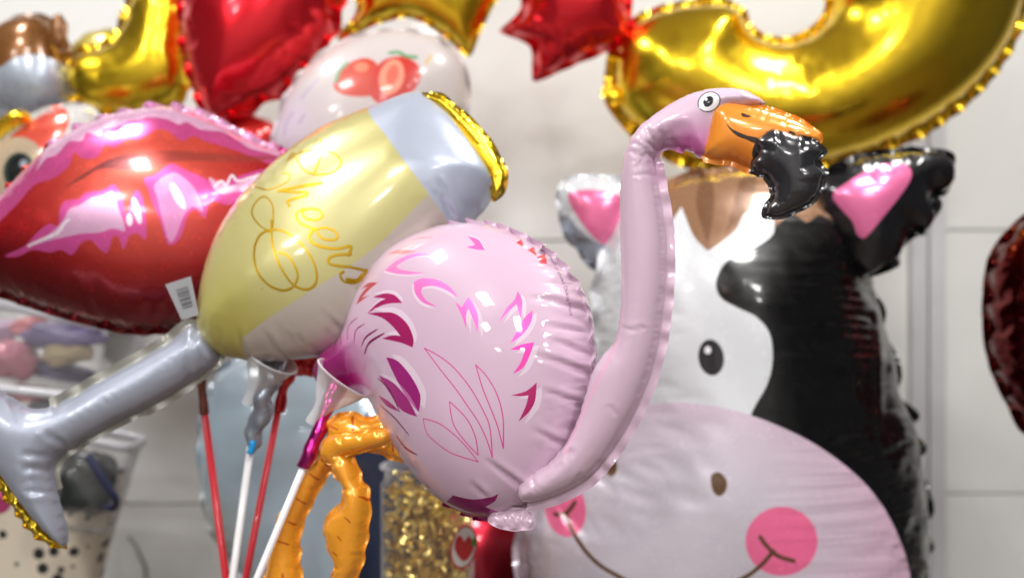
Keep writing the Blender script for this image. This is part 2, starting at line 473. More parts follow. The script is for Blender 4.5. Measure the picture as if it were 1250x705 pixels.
def box(name, lo, hi, mat, parent=None, M=None, bevel=.0, taper=1.0):
    (x0, y0, z0), (x1, y1, z1) = lo, hi; cx, cy = (x0+x1)/2, (y0+y1)/2
    V = []
    for z in (z0, z1):
        t = taper if z == z0 else 1
        for x, y in ((x0, y0), (x1, y0), (x1, y1), (x0, y1)): V.append((cx+(x-cx)*t, cy+(y-cy)*t, z))
    Fc = [(3, 2, 1, 0), (4, 5, 6, 7), (0, 1, 5, 4), (1, 2, 6, 5), (2, 3, 7, 6), (3, 0, 4, 7)]
    o = link(name, mesh(name, V, Fc, mat), parent, M, smooth=False)
    if bevel:
        m = o.modifiers.new('bevel', 'BEVEL'); m.width = bevel; m.segments = 3
    return o
SIMF = 20
# ================================================================== the room behind
WALLY = 1.80
wall_m = plain('painted_wall_panel', (.84, .84, .83), rough=.42, noise=.06, scale=2.5, bump=.05, coat=.15)
joint_m = plain('wall_joint', (.78, .78, .77), rough=.8)
trim_m = plain('wall_trim', (.66, .665, .70), rough=.35, noise=.03, coat=.2)
wall = box('wall', (-3.2, WALLY+.012, 0), (3.2, WALLY+.12, 2.72), joint_m)
meta(wall, 'pale painted panel wall behind the balloons', kind='structure')
def panel(x0, x1, z0, z1): box('panel', (x0+.0015, WALLY, z0+.0015), (x1-.0015, WALLY+.0115, z1-.0015), wall_m, wall, bevel=.0015)
for z0 in [.078, .554, 1.030, 1.506, 1.982]:
    panel(.782, 2.1, z0, z0+.476); panel(2.1, 3.2, z0, z0+.476)
for z0 in [.059, .535, 1.011, 1.487, 1.963]:
    panel(-1.3, .718, z0, z0+.476); panel(-3.2, -1.3, z0, z0+.476)
box('trim', (.718, WALLY-.012, .02), (.748, WALLY+.0115, 2.7), trim_m, wall, bevel=.004)
box('trim', (.752, WALLY-.008, .02), (.782, WALLY+.0115, 2.7), trim_m, wall, bevel=.004)
floor_m = plain('floor_tile', (.17, .13, .105), rough=.35, noise=.2, scale=3)
fl = box('floor', (-3.2, -3.4, -.1), (3.2, WALLY+.01, 0), floor_m); meta(fl, 'brown floor of the shop', kind='structure')
ceil_m = plain('ceiling_board', (.74, .74, .73), rough=.9)
ce = box('ceiling', (-3.2, -3.4, 2.72), (3.2, WALLY+.11, 2.8), ceil_m); meta(ce, 'white ceiling of the shop', kind='structure')
back_m = plain('dim_wall', (.50, .495, .48), rough=.8, noise=.3, scale=2)
bw = box('wall', (-3.2, -3.5, 0), (3.2, -3.42, 2.72), back_m); meta(bw, 'dim wall of the shop behind the viewer', kind='structure')
side_m = plain('side_wall', (.13, .13, .135), rough=.7, noise=.5, scale=1.3)
for x0, x1 in ((-3.3, -3.2), (3.2, 3.3)):
    sw = box('wall', (x0, -3.5, 0), (x1, WALLY+.12, 2.8), side_m); meta(sw, 'grey side wall of the shop, %s of the balloons' % ('left' if x0 < 0 else 'right'), kind='structure')
table_m = plain('table_top', (.15, .13, .11), rough=.4)
tb = thing('table', (0, 1.42, 0), 'low dark table under the tubs and the tinsel jar', 'table')
box('table_top', (-1.3, 1.02, .80), (1.1, 1.79, .83), table_m, tb, bevel=.004)
for x in (-1.25, 1.05):
    for y in (1.07, 1.74): box('leg', (x-.02, y-.02, 0), (x+.02, y+.02, .80), table_m, tb)

# ================================================================== balloons: patterns
PINK = (203, 173, 195)
flam = thing('flamingo_balloon', P(580, 445, .9), 'pink flamingo balloon with bent neck, orange and black beak and orange legs', 'balloon')
i_body = blank('print_body', 1400)
m_body = foil('pink_film', image=i_body, metal=.0, rough=.36, coat=.8, coat_rough=.03, spec=.3)
m_mag = foil('magenta_film', srgb(190, 30, 130), metal=.9, rough=.2, coat=.5)
b_body = balloon('body', [(398, 452), (412, 425), (432, 408), (443, 375), (460, 340), (495, 300), (545, 277), (590, 272), (628, 283), (662, 301), (690, 327), (710, 360), (719, 400), (722, 445),
    (712, 505), (692, 560), (662, 603), (625, 628), (585, 632), (545, 612), (510, 575), (485, 540), (468, 505), (452, 485), (425, 484), (404, 478)],
    (580, 445, .9, 33, 10), m_body, flam, s=4.2, ring=18, H=.60, grow=.008, wl=5.5, amp=1.3, za=1.1, fl_amp=.05, flange=lambda x, y: 3 if x > 520 else 1.5, press=12, st=60, k=1.7, seed=3)
i_neck = blank('print_neck', 1024)
m_neck = foil('pale_pink_film', image=i_neck, metal=.03, rough=.36, coat=.7, spec=.3, coat_rough=.05)
NP = (780, 330, .80, 16, 0)
b_neck = balloon('neck', [(632, 602), (634, 590), (646, 578), (668, 564), (688, 542), (704, 512), (715, 478), (724, 450), (737, 430), (750, 415), (756, 388), (758, 345), (757, 300), (756, 250), (758, 205), (765, 178), (779, 155), (800, 138), (822, 124), (848, 112), (880, 107), (912, 110), (936, 127), (915, 134), (888, 140), (880, 160), (872, 186), (862, 195), (850, 192), (836, 184), (820, 178), (806, 182), (799, 198), (803, 225), (809, 262), (813, 300), (812, 345), (808, 385), (802, 425), (791, 464), (773, 506), (748, 548), (719, 582), (684, 602), (652, 612), (638, 611)],
    NP, m_neck, flam, s=3.6, H=.92, grow=-.004, wl=9, amp=.22, za=.2, k=1.35, seed=5, press=14, fl_amp=.05,
    flange=lambda x, y: (11.5 if (196 < y < 440 and x > 785) or (y >= 440 and x > np.interp(y, [440, 500, 550, 600, 614], [770, 738, 705, 655, 640])) else (5 if y > 170 and x > 770 and x < 835 else 0)))
i_beak = blank('print_beak', 768)
m_beak = foil('orange_film', image=i_beak, metal=.12, rough=.25, coat=.9, coat_rough=.05)
BP = (925, 170, .768, 14, 0)
b_beak = balloon('beak', [(868, 135), (885, 124), (910, 127), (938, 134), (965, 143), (988, 154), (1002, 166), (998, 176), (975, 180), (945, 190), (935, 208), (917, 206), (895, 196), (872, 194), (858, 188), (861, 165)],
    BP, m_beak, flam, s=2.6, H=.6, grow=.005, wl=7, amp=.35, za=.3, k=1.3, seed=8, flange=lambda x, y: 7 if (y > 186 and x > 860) else (4 if y < 150 and x > 930 else 2.5))
m_black = foil('black_film', srgb(46, 46, 50), metal=.25, rough=.22, coat=1, coat_rough=.05)
b_tip = balloon('beak_tip', [(918, 198), (925, 186), (922, 174), (930, 164), (940, 158), (952, 158), (968, 163), (984, 168, 1), (1007, 185, 1), (997, 196), (1007, 210, 1), (1001, 230), (990, 246), (970, 257), (950, 264), (933, 263, 1), (936, 252), (944, 240), (941, 224), (932, 213), (920, 207)],
    (960, 205, .752, 14, 0), m_black, flam, s=2.6, H=.66, grow=.012, wl=8, amp=.5, za=.5, k=1.25, seed=9, flange=lambda x, y: 4.5 if (y > 205 and x < 1000) or x > 985 else 1.5)
i_leg = blank('print_leg', 768)
m_leg = foil('orange_leg_film', image=i_leg, metal=.22, rough=.26, coat=.8, coat_rough=.08)
m_leg2 = foil('orange_joint_film', srgb(250, 166, 44), metal=.3, rough=.26, coat=.8, coat_rough=.08)
LP = (410, 600, .93, 20, 0)
b_legA = balloon('leg', [(408, 510), (430, 506), (450, 512), (474, 508), (492, 520), (500, 541), (498, 562), (478, 556), (452, 548), (430, 553), (412, 562), (395, 584), (380, 612), (368, 638), (364, 670), (366, 715), (358, 745), (330, 745), (325, 715), (331, 672), (340, 638), (354, 610), (373, 577), (396, 548), (401, 530)],
    LP, m_leg, flam, s=3.4, H=.85, grow=-.002, wl=8, amp=.25, za=.4, k=1.35, seed=11, flange=4, fl_amp=.05)
b_legB = balloon('leg', [(404, 548), (420, 545), (432, 562), (440, 585), (448, 600), (450, 622), (446, 655), (440, 688), (428, 712), (412, 742), (394, 735), (402, 712), (411, 692), (402, 664), (398, 640), (408, 624), (420, 612), (421, 594), (408, 572)],
    (420, 640, .915, 20, 0), m_leg, flam, s=3.2, H=.85, grow=-.001, wl=8, amp=.25, za=.4, k=1.35, seed=12, flange=4, fl_amp=.05)
b_legC = balloon('leg_joint', [(392, 556), (396, 538), (412, 530), (438, 528), (462, 523), (477, 527), (474, 541), (446, 549), (420, 556), (408, 566)],
    (430, 542, .905, 20, 0), m_leg2, flam, s=3.0, H=.85, grow=0, wl=8, amp=.3, za=.3, k=1.3, seed=13, flange=2)
b_tab = balloon('tab', [(596, 632), (618, 622), (640, 622), (650, 632), (648, 643), (630, 646), (608, 642)], (625, 634, .835, 20, 20), m_neck, flam, s=3, H=.12, grow=.05, k=1.2, flange=2)

# champagne glass
glass = thing('champagne_glass_balloon', P(400, 290, 1.0), 'tilted champagne glass balloon with gold script lettering, silver stem and gold rim', 'balloon')
i_bowl = blank('print_bowl', 1400)
m_bowl = foil('champagne_film', image=i_bowl, metal=.12, rough=.31, coat=.55, coat_rough=.07)
m_gold_s = foil('gold_film_trim', srgb(232, 196, 50), metal=1, rough=.2, coat=.3)
GP = (420, 285, 1.0, 8, 14)
b_bowl = balloon('bowl', [(262, 432), (246, 412), (244, 385), (250, 340), (266, 292), (292, 248), (325, 212), (362, 180), (405, 153), (455, 133), (505, 116), (528, 118), (556, 140), (585, 172), (604, 200), (611, 222), (600, 242), (585, 264), (560, 296), (530, 330), (490, 372), (450, 410), (405, 433), (360, 440), (312, 442), (284, 438)],
    GP, m_bowl, glass, s=5.2, ring=9, H=.6, grow=.004, wl=7, amp=.5, za=.4, k=1.8, seed=21, press=14, flange=lambda x, y: 0)
b_rim = balloon('rim', [(512, 114, 1), (540, 118), (562, 135), (588, 160), (607, 188), (617, 212), (614, 232), (602, 243, 1), (600, 225), (590, 200), (572, 172), (545, 140)],
    (565, 178, .985, 0, 10), m_gold_s, glass, s=3.0, H=.45, grow=.004, wl=14, amp=1.3, za=1.0, k=1.2, seed=22, flange=3)
m_silver = foil('silver_stem_film', srgb(158, 164, 180), metal=.3, rough=.37, coat=.4, coat_rough=.1)
m_sheer = foil('sheer_film', srgb(140, 138, 130), metal=.3, rough=.4, coat=.2)
b_stem = balloon('stem', [(236, 396), (205, 418), (160, 444), (112, 470), (75, 490), (40, 497), (10, 480), (-25, 455), (-75, 425), (-95, 440), (-70, 480), (-35, 530), (5, 585), (40, 632), (78, 668), (84, 650), (72, 605), (66, 572), (80, 552), (130, 522), (185, 494), (235, 464), (266, 440), (262, 410)],
    (150, 500, .97, -8, 4), m_silver, glass, s=4.4, H=.8, fl_amp=.03, grow=-.002, wl=9, amp=.3, za=.25, k=1.5, seed=23, flange_mat=m_sheer,
    flange=lambda x, y: 10 if (60 < x < 235 and y < 500) else (7 if (x > 60 and y < 600) else 0))
b_base = balloon('base_trim', [(-40, 520, 1), (-10, 556), (25, 606), (60, 646), (84, 668, 1), (70, 667), (40, 650), (8, 608), (-30, 560)],
    (30, 610, .965, -8, 4), m_gold_s, glass, s=3.2, H=.9, grow=.08, wl=6, amp=.8, za=.8, k=1.2, seed=24, flange=2)

# lips
lips = thing('lips_balloon', P(170, 270, 1.12), 'large glossy red and pink lips balloon left of the champagne glass', 'balloon')
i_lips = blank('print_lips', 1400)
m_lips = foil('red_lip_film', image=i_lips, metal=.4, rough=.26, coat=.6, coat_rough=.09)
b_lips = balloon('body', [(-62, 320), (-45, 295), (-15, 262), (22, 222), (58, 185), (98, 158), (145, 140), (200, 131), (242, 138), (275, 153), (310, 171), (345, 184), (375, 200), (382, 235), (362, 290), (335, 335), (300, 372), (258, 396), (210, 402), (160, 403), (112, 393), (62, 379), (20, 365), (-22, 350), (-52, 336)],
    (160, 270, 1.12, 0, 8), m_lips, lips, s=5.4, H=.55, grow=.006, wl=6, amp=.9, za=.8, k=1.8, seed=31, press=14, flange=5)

# cow
cow = thing('cow_balloon', P(900, 480, 1.27), 'black and white cow head balloon with pink muzzle and rosy cheeks', 'balloon')
i_cow = blank('print_cow', 1600)
m_cow = foil('cow_film', image=i_cow, metal=.08, rough=.26, coat=.55, coat_rough=.06)
nt = m_cow.node_tree; L = nt.links                      # fine stretched creases in the film of the black cheek
tc = nt.nodes.new('ShaderNodeTexCoord'); mpg = nt.nodes.new('ShaderNodeMapping'); mpg.inputs['Scale'].default_value = (2.2, 34, 1); mpg.inputs['Rotation'].default_value = (0, 0, R(6))
nz = nt.nodes.new('ShaderNodeTexNoise'); nz.inputs['Scale'].default_value = 2.2; nz.inputs['Detail'].default_value = 1
sx = nt.nodes.new('ShaderNodeSeparateXYZ'); mr = nt.nodes.new('ShaderNodeMapRange'); mr.inputs['From Min'].default_value = .0; mr.inputs['From Max'].default_value = .13
ml = nt.nodes.new('ShaderNodeMath'); ml.operation = 'MULTIPLY'; bp = nt.nodes.new('ShaderNodeBump'); bp.inputs['Strength'].default_value = .3; bp.inputs['Distance'].default_value = .012
L.new(tc.outputs['Object'], mpg.inputs['Vector']); L.new(mpg.outputs['Vector'], nz.inputs['Vector']); L.new(tc.outputs['Object'], sx.inputs[0]); L.new(sx.outputs['X'], mr.inputs['Value'])
L.new(nz.outputs['Fac'], ml.inputs[0]); L.new(mr.outputs['Result'], ml.inputs[1]); L.new(ml.outputs[0], bp.inputs['Height'])
L.new(bp.outputs['Normal'], nt.nodes['Principled BSDF'].inputs['Normal']); L.new(bp.outputs['Normal'], nt.nodes['Principled BSDF'].inputs['Coat Normal'])
b_cow = balloon('head', [(742, 300), (765, 255), (805, 228), (860, 212), (930, 208), (995, 222), (1035, 250), (1056, 290), (1060, 340), (1072, 385), (1090, 440), (1094, 480), (1112, 515), (1122, 570), (1128, 620), (1128, 690), (1112, 770), (1060, 840), (960, 885), (850, 885), (740, 850), (665, 780), (635, 705), (640, 640), (672, 590), (705, 530), (722, 470), (726, 400), (731, 340)],
    (880, 500, 1.27, -4, 4), m_cow, cow, s=6.3, ring=14, H=.5, grow=.016, wl=9, amp=1.5, za=.9, k=1.7, seed=41, press=13, flange=7)
i_earL = blank('print_ear_left', 512); m_earL = foil('white_ear_film', image=i_earL, metal=.25, rough=.22, coat=.8)
b_earL = balloon('ear', [(681, 245), (686, 225), (705, 217), (735, 216), (765, 225), (778, 255), (768, 290), (742, 310), (732, 327), (718, 322), (706, 303), (692, 290), (686, 268)], (730, 265, 1.3, 0, 0), m_earL, cow, s=4, H=.55, grow=.05, wl=6, amp=.8, za=.8, k=1.4, seed=42, flange=3)
i_earR = blank('print_ear_right', 512); m_earR = foil('black_ear_film', image=i_earR, metal=.3, rough=.25, coat=.8)
b_earR = balloon('ear', [(992, 232), (1015, 205), (1055, 190), (1100, 184), (1142, 185), (1163, 198), (1164, 222), (1150, 236), (1136, 240), (1142, 262), (1132, 282), (1112, 286), (1104, 300), (1094, 318), (1064, 335), (1040, 330), (1020, 300), (1000, 270)], (1080, 255, 1.23, 0, 0), m_earR, cow, s=4.4, H=.55, grow=.03, wl=11, amp=2.6, za=1.2, k=1.4, seed=43, flange=4)

GOLD = srgb(255, 214, 50)
m_gold = foil('gold_film', GOLD, metal=1, rough=.23, coat=.3, coat_rough=.05)
m_red = foil('red_film', srgb(236, 34, 48), metal=.8, rough=.22, coat=.4)
m_dred = foil('dark_red_film', srgb(110, 10, 14), metal=.95, rough=.17, coat=.5)
m_redp = foil('bright_red_film', srgb(214, 40, 36), metal=.4, rough=.22, coat=.8)

def solo(name, label, cat, outline, plane, mat, **k):
    t = thing(name, P(plane[0], plane[1], plane[2]), label, cat)
    GR = {'number_balloon': 'gold number balloons', 'star_balloon': 'star balloons at the top edge', 'heart_balloon': 'red foil heart balloons', 'round_balloon': 'round balloons behind the front ones'}
    if name in GR: t['group'] = GR[name]
    return t, balloon(k.pop('part', 'body'), outline, plane, mat, t, **k)

t_num, b_num = solo('number_balloon', 'big gold curved number balloon above the cow, right of the red star', 'balloon',
    [(748, 118), (749, 85), (756, 52), (780, 24), (828, 8), (880, 4), (903, 14), (917, 38), (938, 50), (968, 50), (995, 36), (1012, 14), (1006, -14), (985, -45), (985, -90), (1040, -130), (1150, -130), (1230, -90), (1252, -30), (1240, 25), (1218, 70), (1180, 115), (1125, 155), (1060, 184), (985, 202), (905, 205), (835, 193), (785, 165), (758, 138)],
    (980, 90, 1.45, 6, -6), m_gold, part='tube', s=6.2, H=.68, grow=.002, wl=4.5, amp=.5, za=.5, k=1.6, seed=51, flange=lambda x, y: 11 if y > 60 or x > 1100 else 6)
b_valve = balloon('valve', [(735, 112), (744, 108), (756, 112), (758, 124), (744, 126)], (746, 117, 1.45, 0, 0), m_gold, t_num, s=3, H=.3, k=1.2, flange=2)
t_n2, b_n2 = solo('number_balloon', 'blurred gold curved number balloon at top left beside the bear', 'balloon',
    [(168, -30), (200, -60), (245, -55), (240, 0), (236, 50), (234, 95), (215, 122), (180, 136), (140, 139), (105, 132), (86, 112), (82, 88), (96, 66), (125, 58), (145, 40), (158, 5)],
    (165, 50, 1.5, 0, 0), m_gold, part='tube', s=7, H=.6, grow=.015, wl=5, amp=.9, za=.8, k=1.5, seed=52, flange=7)
t_st, b_st = solo('star_balloon', 'gold star balloon at the top edge above the strawberry print', 'balloon',
    [(412, 48, 1), (440, 5), (395, -45, 1), (465, -50), (500, -120, 1), (545, -52), (650, -55, 1), (600, 5), (572, 68, 1), (500, 18)],
    (510, -10, 1.42, 0, -12), m_gold, s=5.5, H=.6, grow=.008, wl=6, amp=.5, za=.5, k=1.5, seed=53, flange=4)
t_rs, b_rs = solo('star_balloon', 'small red star balloon at the top edge left of the big gold number', 'balloon',
    [(612, 38, 1), (640, 8), (622, -45, 1), (672, -45), (705, -95, 1), (728, -45), (790, -40, 1), (768, 0), (772, 48, 1), (725, 66), (652, 98, 1), (650, 55)],
    (700, 5, 1.45, 0, -14), m_red, s=5, H=.6, grow=.035, wl=6, amp=1, za=1, k=1.4, seed=54, flange=4)
t_rh, b_rh = solo('heart_balloon', 'large red foil balloon at the top edge between gold number and strawberry print', 'balloon',
    [(262, 146), (240, 112), (226, 65), (222, 10), (235, -50), (285, -95), (350, -95), (405, -50), (418, 0), (405, 42), (378, 84), (340, 114), (300, 136)],
    (320, 20, 1.36, 0, 0), m_red, s=6.5, H=.6, grow=.03, wl=6, amp=.8, za=.8, k=1.6, seed=55, flange=5)
t_sr, b_sr = solo('round_balloon', 'small bright red balloon peeping over the lips below the red foil balloon', 'balloon',
    [(262, 165), (275, 143), (305, 136), (332, 146), (345, 172), (335, 205), (300, 220), (270, 200)], (305, 178, 1.4, 0, 0), m_redp, s=6, H=.8, grow=.0, k=1.5, seed=56)
t_sb = thing('round_balloon', P(455, 140, 1.3), 'white round balloon printed with two strawberries above the champagne glass', 'balloon', 'round balloons behind the front ones')
i_sb = blank('print_strawberry', 800); m_sb = foil('white_film', image=i_sb, metal=.0, rough=.35, coat=.4, alpha=1)
b_sb = balloon('body', [(334, 185), (340, 145), (357, 105), (388, 70), (430, 47), (485, 38), (535, 48), (565, 78), (572, 120), (562, 170), (530, 215), (480, 245), (415, 250), (360, 225)], (455, 140, 1.3, 0, 0), m_sb, t_sb, s=6.5, H=.6, grow=.002, wl=6, amp=.6, za=.5, k=1.7, seed=57, flange=3)
t_be = thing('bear_balloon', P(40, 80, 1.5), 'brown and grey bear head balloon in the top left corner', 'balloon')
i_be = blank('print_bear', 512); m_be = foil('bear_film', image=i_be, metal=.35, rough=.28, coat=.7)
b_be = balloon('head', [(-30, 95), (-15, 50), (8, 28), (38, 19), (60, 24), (78, 44), (86, 72), (90, 105), (80, 132), (40, 146), (0, 142), (-25, 125)], (35, 85, 1.5, 0, 0), m_be, t_be, s=6, H=.75, grow=.02, k=1.5, seed=58, flange=3)
m_br = foil('brown_film', srgb(130, 82, 34), metal=.35, rough=.28, coat=.7)
b_bee = balloon('ear', [(60, 28), (66, 18), (77, 17), (84, 32), (82, 56), (70, 62), (60, 48)], (72, 40, 1.46, 0, 0), m_br, t_be, s=4, H=.5, k=1.4, seed=59)
m_yel = foil('pale_gold_film', srgb(206, 186, 92), metal=.5, rough=.25, coat=.7)
t_ye, b_ye = solo('round_balloon', 'small pale yellow balloon tucked between the bear and the gold number', 'balloon',
    [(82, 75), (95, 48), (125, 34), (155, 40), (165, 75), (140, 105), (100, 108)], (122, 72, 1.56, 0, 0), m_yel, s=6, H=.8, grow=0, k=1.5, seed=60)
t_ow = thing('owl_balloon', P(50, 210, 1.36), 'balloon with a big round dark eye and coral patch behind the lips', 'balloon')
i_ow = blank('print_owl', 640); m_ow = foil('owl_film', image=i_ow, metal=.2, rough=.25, coat=.8)
b_ow = balloon('body', [(-60, 210), (-40, 175), (0, 160), (35, 142), (85, 128), (118, 138), (135, 170), (138, 230), (110, 290), (40, 320), (-30, 300), (-58, 260)], (40, 215, 1.36, 0, 0), m_ow, t_ow, s=6.5, H=.55, grow=.015, k=1.6, seed=61, flange=3)
t_yb, b_yb = solo('number_balloon', 'sliver of gold balloon at the left edge under the bear', 'balloon',
    [(-60, 190), (-40, 165), (-5, 148), (18, 134), (36, 136), (38, 150), (10, 165), (-10, 190), (-30, 215)], (-10, 165, 1.33, 0, 0), m_gold, part='tube', s=5, H=.9, grow=.04, k=1.4, seed=62)
m_lav = foil('lavender_film', srgb(176, 160, 196), metal=.3, rough=.3, coat=.6)
t_lv, b_lv = solo('round_balloon', 'lavender balloon at the left edge behind the bear', 'balloon',
    [(-50, 165), (-30, 130), (5, 118), (30, 128), (36, 160), (10, 190), (-30, 190)], (-5, 155, 1.58, 0, 0), m_lav, s=7, H=.7, grow=0, k=1.4, seed=63)
t_dr, b_dr = solo('heart_balloon', 'dark red foil balloon with scalloped seam at the right edge', 'balloon',
    [(1262, 262), (1232, 285), (1212, 312), (1205, 350), (1204, 400), (1212, 445), (1232, 490), (1258, 530), (1330, 560), (1420, 520), (1450, 420), (1430, 320), (1350, 262)],
    (1320, 410, 1.25, 25, 0), m_dred, s=5.5, H=.6, grow=.05, wl=7, amp=1.5, za=1.2, k=1.6, seed=64, flange=5)
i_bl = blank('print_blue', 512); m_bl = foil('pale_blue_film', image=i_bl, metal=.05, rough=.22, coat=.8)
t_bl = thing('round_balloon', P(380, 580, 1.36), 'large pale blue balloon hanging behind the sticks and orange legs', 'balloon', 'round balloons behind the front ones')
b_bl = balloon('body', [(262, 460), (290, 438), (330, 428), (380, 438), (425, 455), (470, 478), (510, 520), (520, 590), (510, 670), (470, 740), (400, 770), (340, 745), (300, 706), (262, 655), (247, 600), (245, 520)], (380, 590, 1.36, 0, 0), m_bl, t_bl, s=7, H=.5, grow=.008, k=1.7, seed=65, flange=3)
t_rd, b_rd = solo('round_balloon', 'dark red foil balloon low behind the tinsel jar', 'balloon',
    [(442, 640), (455, 590), (490, 565), (540, 575), (600, 590), (642, 620), (665, 690), (650, 780), (560, 830), (470, 800), (440, 720)], (550, 700, 1.40, 0, 8), foil('crimson_film', srgb(150, 22, 40), metal=.85, rough=.25, coat=.5), s=7, H=.6, grow=.035, k=1.6, seed=66, flange=6)

b_body.creases = [([(633, 320), (681, 324), (696, 331)], 2.6, 2.6), ([(640, 363), (676, 366), (713, 377)], 2.6, 3.4), ([(646, 430), (681, 441), (722, 456)], 2.8, 3.2), ([(668, 414), (692, 420), (722, 434)], 2.8, 3.2),
    ([(655, 473), (700, 489)], 2.6, 2.2), ([(646, 521), (690, 545)], 2.8, 2.8), ([(586, 556), (629, 587), (650, 603)], 2.8, 3.2), ([(573, 587), (592, 606)], 2.6, 2), ([(652, 342), (700, 348)], 2.4, 1.8), ([(660, 395), (716, 405)], 2.4, 2.2), ([(618, 302), (660, 303)], 2.4, 1.6)]
b_neck.creases = [([(757, 186), (770, 184), (786, 192)], 2.2, 2), ([(762, 178), (776, 175), (792, 184)], 2.2, 2.2), ([(786, 148), (792, 162), (800, 176)], 2.2, 2.4), ([(803, 146), (806, 158), (812, 172)], 2, 1.8),
    ([(840, 168), (842, 180), (846, 194)], 2.2, 2.4), ([(752, 398), (770, 402), (786, 400)], 2.2, 1.8), ([(735, 500), (745, 496), (752, 505)], 2.2, 1.5), ([(688, 560), (697, 548)], 2.2, 2.2), ([(672, 575), (688, 566), (695, 552)], 2.2, 1.8), ([(655, 606), (652, 592), (650, 584)], 2.2, 1.6),
    ([(884, 112), (900, 116), (912, 124)], 2, 1.2), ([(778, 168), (792, 176), (803, 184)], 2.4, 3), ([(772, 180), (786, 186), (800, 194)], 2.4, 3), ([(770, 215), (790, 212), (803, 214)], 2.2, 1.6), ([(815, 160), (822, 170), (830, 182)], 2.4, 2.6), ([(700, 590), (708, 578)], 2, 1.4)]
b_bowl.creases = [([(524, 205), (540, 230), (552, 262)], 3, 4), ([(512, 222), (535, 240), (556, 268)], 2.6, 2.5), ([(288, 392), (291, 410), (300, 436)], 2.8, 3), ([(318, 400), (334, 424), (350, 440)], 2.8, 3), ([(388, 375), (405, 392), (428, 412)], 2.8, 3), ([(430, 352), (446, 366), (466, 388)], 2.6, 2.5), ([(262, 392), (268, 410), (275, 436)], 2.6, 2)]
def across(L, w_=2.6, a_=2.6): return [([c, ((c[0]+d[0])/2, (c[1]+d[1])/2), d], w_, a_) for c, d in L]
b_legA.creases = across([((440, 524), (441, 508)), ((440, 535), (442, 552)), ((470, 525), (472, 510)), ((472, 540), (470, 555)), ((415, 524), (404, 518)), ((392, 566), (402, 574)), ((392, 566), (380, 568)), ((372, 592), (384, 600)), ((352, 640), (368, 646)), ((352, 640), (338, 636)), ((345, 690), (366, 694))], 2.4, 1.5)
b_legB.creases = across([((418, 560), (434, 562)), ((418, 560), (406, 566)), ((430, 600), (449, 600)), ((430, 600), (418, 596)), ((424, 624), (402, 628)), ((430, 640), (449, 644)), ((422, 675), (442, 678)), ((420, 690), (406, 696))], 2.4, 1.6)
b_legC.creases = across([((440, 540), (441, 528)), ((418, 545), (414, 532)), ((460, 535), (463, 524))], 2.4, 2)
b_tip.creases = across([((972, 206), (1006, 197)), ((968, 222), (1003, 222)), ((962, 238), (992, 243)), ((952, 200), (926, 206)), ((956, 224), (942, 226)), ((955, 180), (950, 160)), ((980, 186), (984, 168)), ((948, 184), (924, 180))], 2.8, 1.6)
b_beak.creases = across([((900, 180), (886, 195)), ((915, 185), (912, 204)), ((930, 150), (938, 135)), ((955, 155), (965, 143)), ((885, 178), (864, 190))], 2.2, .6)
b_stem.creases = across([((90, 545), (56, 532)), ((72, 556), (30, 555)), ((66, 575), (28, 570)), ((70, 600), (35, 600)), ((64, 528), (86, 552)), ((20, 510), (8, 480)), ((240, 420), (252, 445)), ((235, 425), (240, 398)), ((225, 430), (232, 462)), ((60, 505), (70, 492))], 3, 3.2)
b_cow.creases = [([(990, y0), (1030, y0+3), (1062+q*.24, y0+q*.02+4)], 4.0, 6) for q, y0 in enumerate(range(345, 560, 12))]
b_cow.creases += [([(1030, y0), (1075, y0-1), (1118, y0+4)], 3.4, 2) for y0 in range(590, 690, 13)]
b_body.creases = [(p_, w_*1.15, a_*1.6) for p_, w_, a_ in b_body.creases]
inflate_all()

# ================================================================== prints
mag = (214, 60, 160); deep = (208, 44, 124); pale = (236, 110, 190); lt = (246, 236, 244); dk = (120, 20, 60)
p = Print(b_body, i_body, PINK, 1400)
p.fade(425, 440, 66, (222, 130, 190), .8, .2); p.fade(405, 466, 72, (198, 44, 150), 1, .6, .45)
p.fade(418, 462, 28, (150, 30, 120), .6)
def feather(S, col, m=.3, off=(3.5, 1.5), op=.4):
    p.shape([(x+off[0], y+off[1]) for x, y in S], (238, 230, 240), 0.0, op); p.shape(S, col, m)
feather([(539, 313), (520, 309), (502, 310), (484, 318), (469.5, 330), (484, 334), (502, 335), (520, 332.6), (502, 331), (488, 328), (484, 325), (497, 317), (515, 312)], (240, 130, 196), off=(-2, 2))
p.stroke([(497, 295), (512, 290.5), (528, 290)], 1.4, (214, 120, 160), taper=True)
p.shape([(473, 309.6), (487, 305), (508.5, 306), (494.5, 309.6)], (222, 120, 140), .3)
feather([(571, 288), (578, 290), (585, 293.5), (592, 305), (582.6, 304.7), (569, 301.4), (580, 298.6)], pale, off=(1, -1))
feather([(505, 344), (515, 339.5), (524, 339.6), (533, 341), (548, 349), (559.6, 363), (543, 353), (528, 348.7), (516, 350.5), (513.7, 355.6), (520, 366), (534, 374), (517.5, 369.6), (507, 358)], (240, 120, 198), off=(-2, 3))
feather([(555, 367.6), (563.5, 374.7), (571.6, 362), (580, 374.7), (584, 390), (582.6, 406.7), (578.8, 392.6), (571.6, 376), (569, 385), (569, 401.5), (563.5, 385)], pale, off=(6, 6))
feather([(455, 362.5), (469, 358), (481.7, 360), (490.7, 369.6), (476.6, 370), (464, 373.4), (448.5, 382.4), (455, 374.7), (465, 367), (471.5, 364.5)], deep, .6, off=(2, -4))
feather([(448.5, 382.4), (464, 381), (481.7, 382.4), (497, 395), (504.7, 413), (503.4, 423.8), (489.4, 418), (466.4, 413), (479, 409), (489, 410), (479, 397.7), (466, 387.5)], deep, .6, off=(4, -6))
p.shape([(442, 352), (450, 345), (461, 345), (451, 353), (442, 363), (451, 360), (441, 367), (434.5, 372), (440, 360), (449, 349.7)], (206, 60, 90), .5)
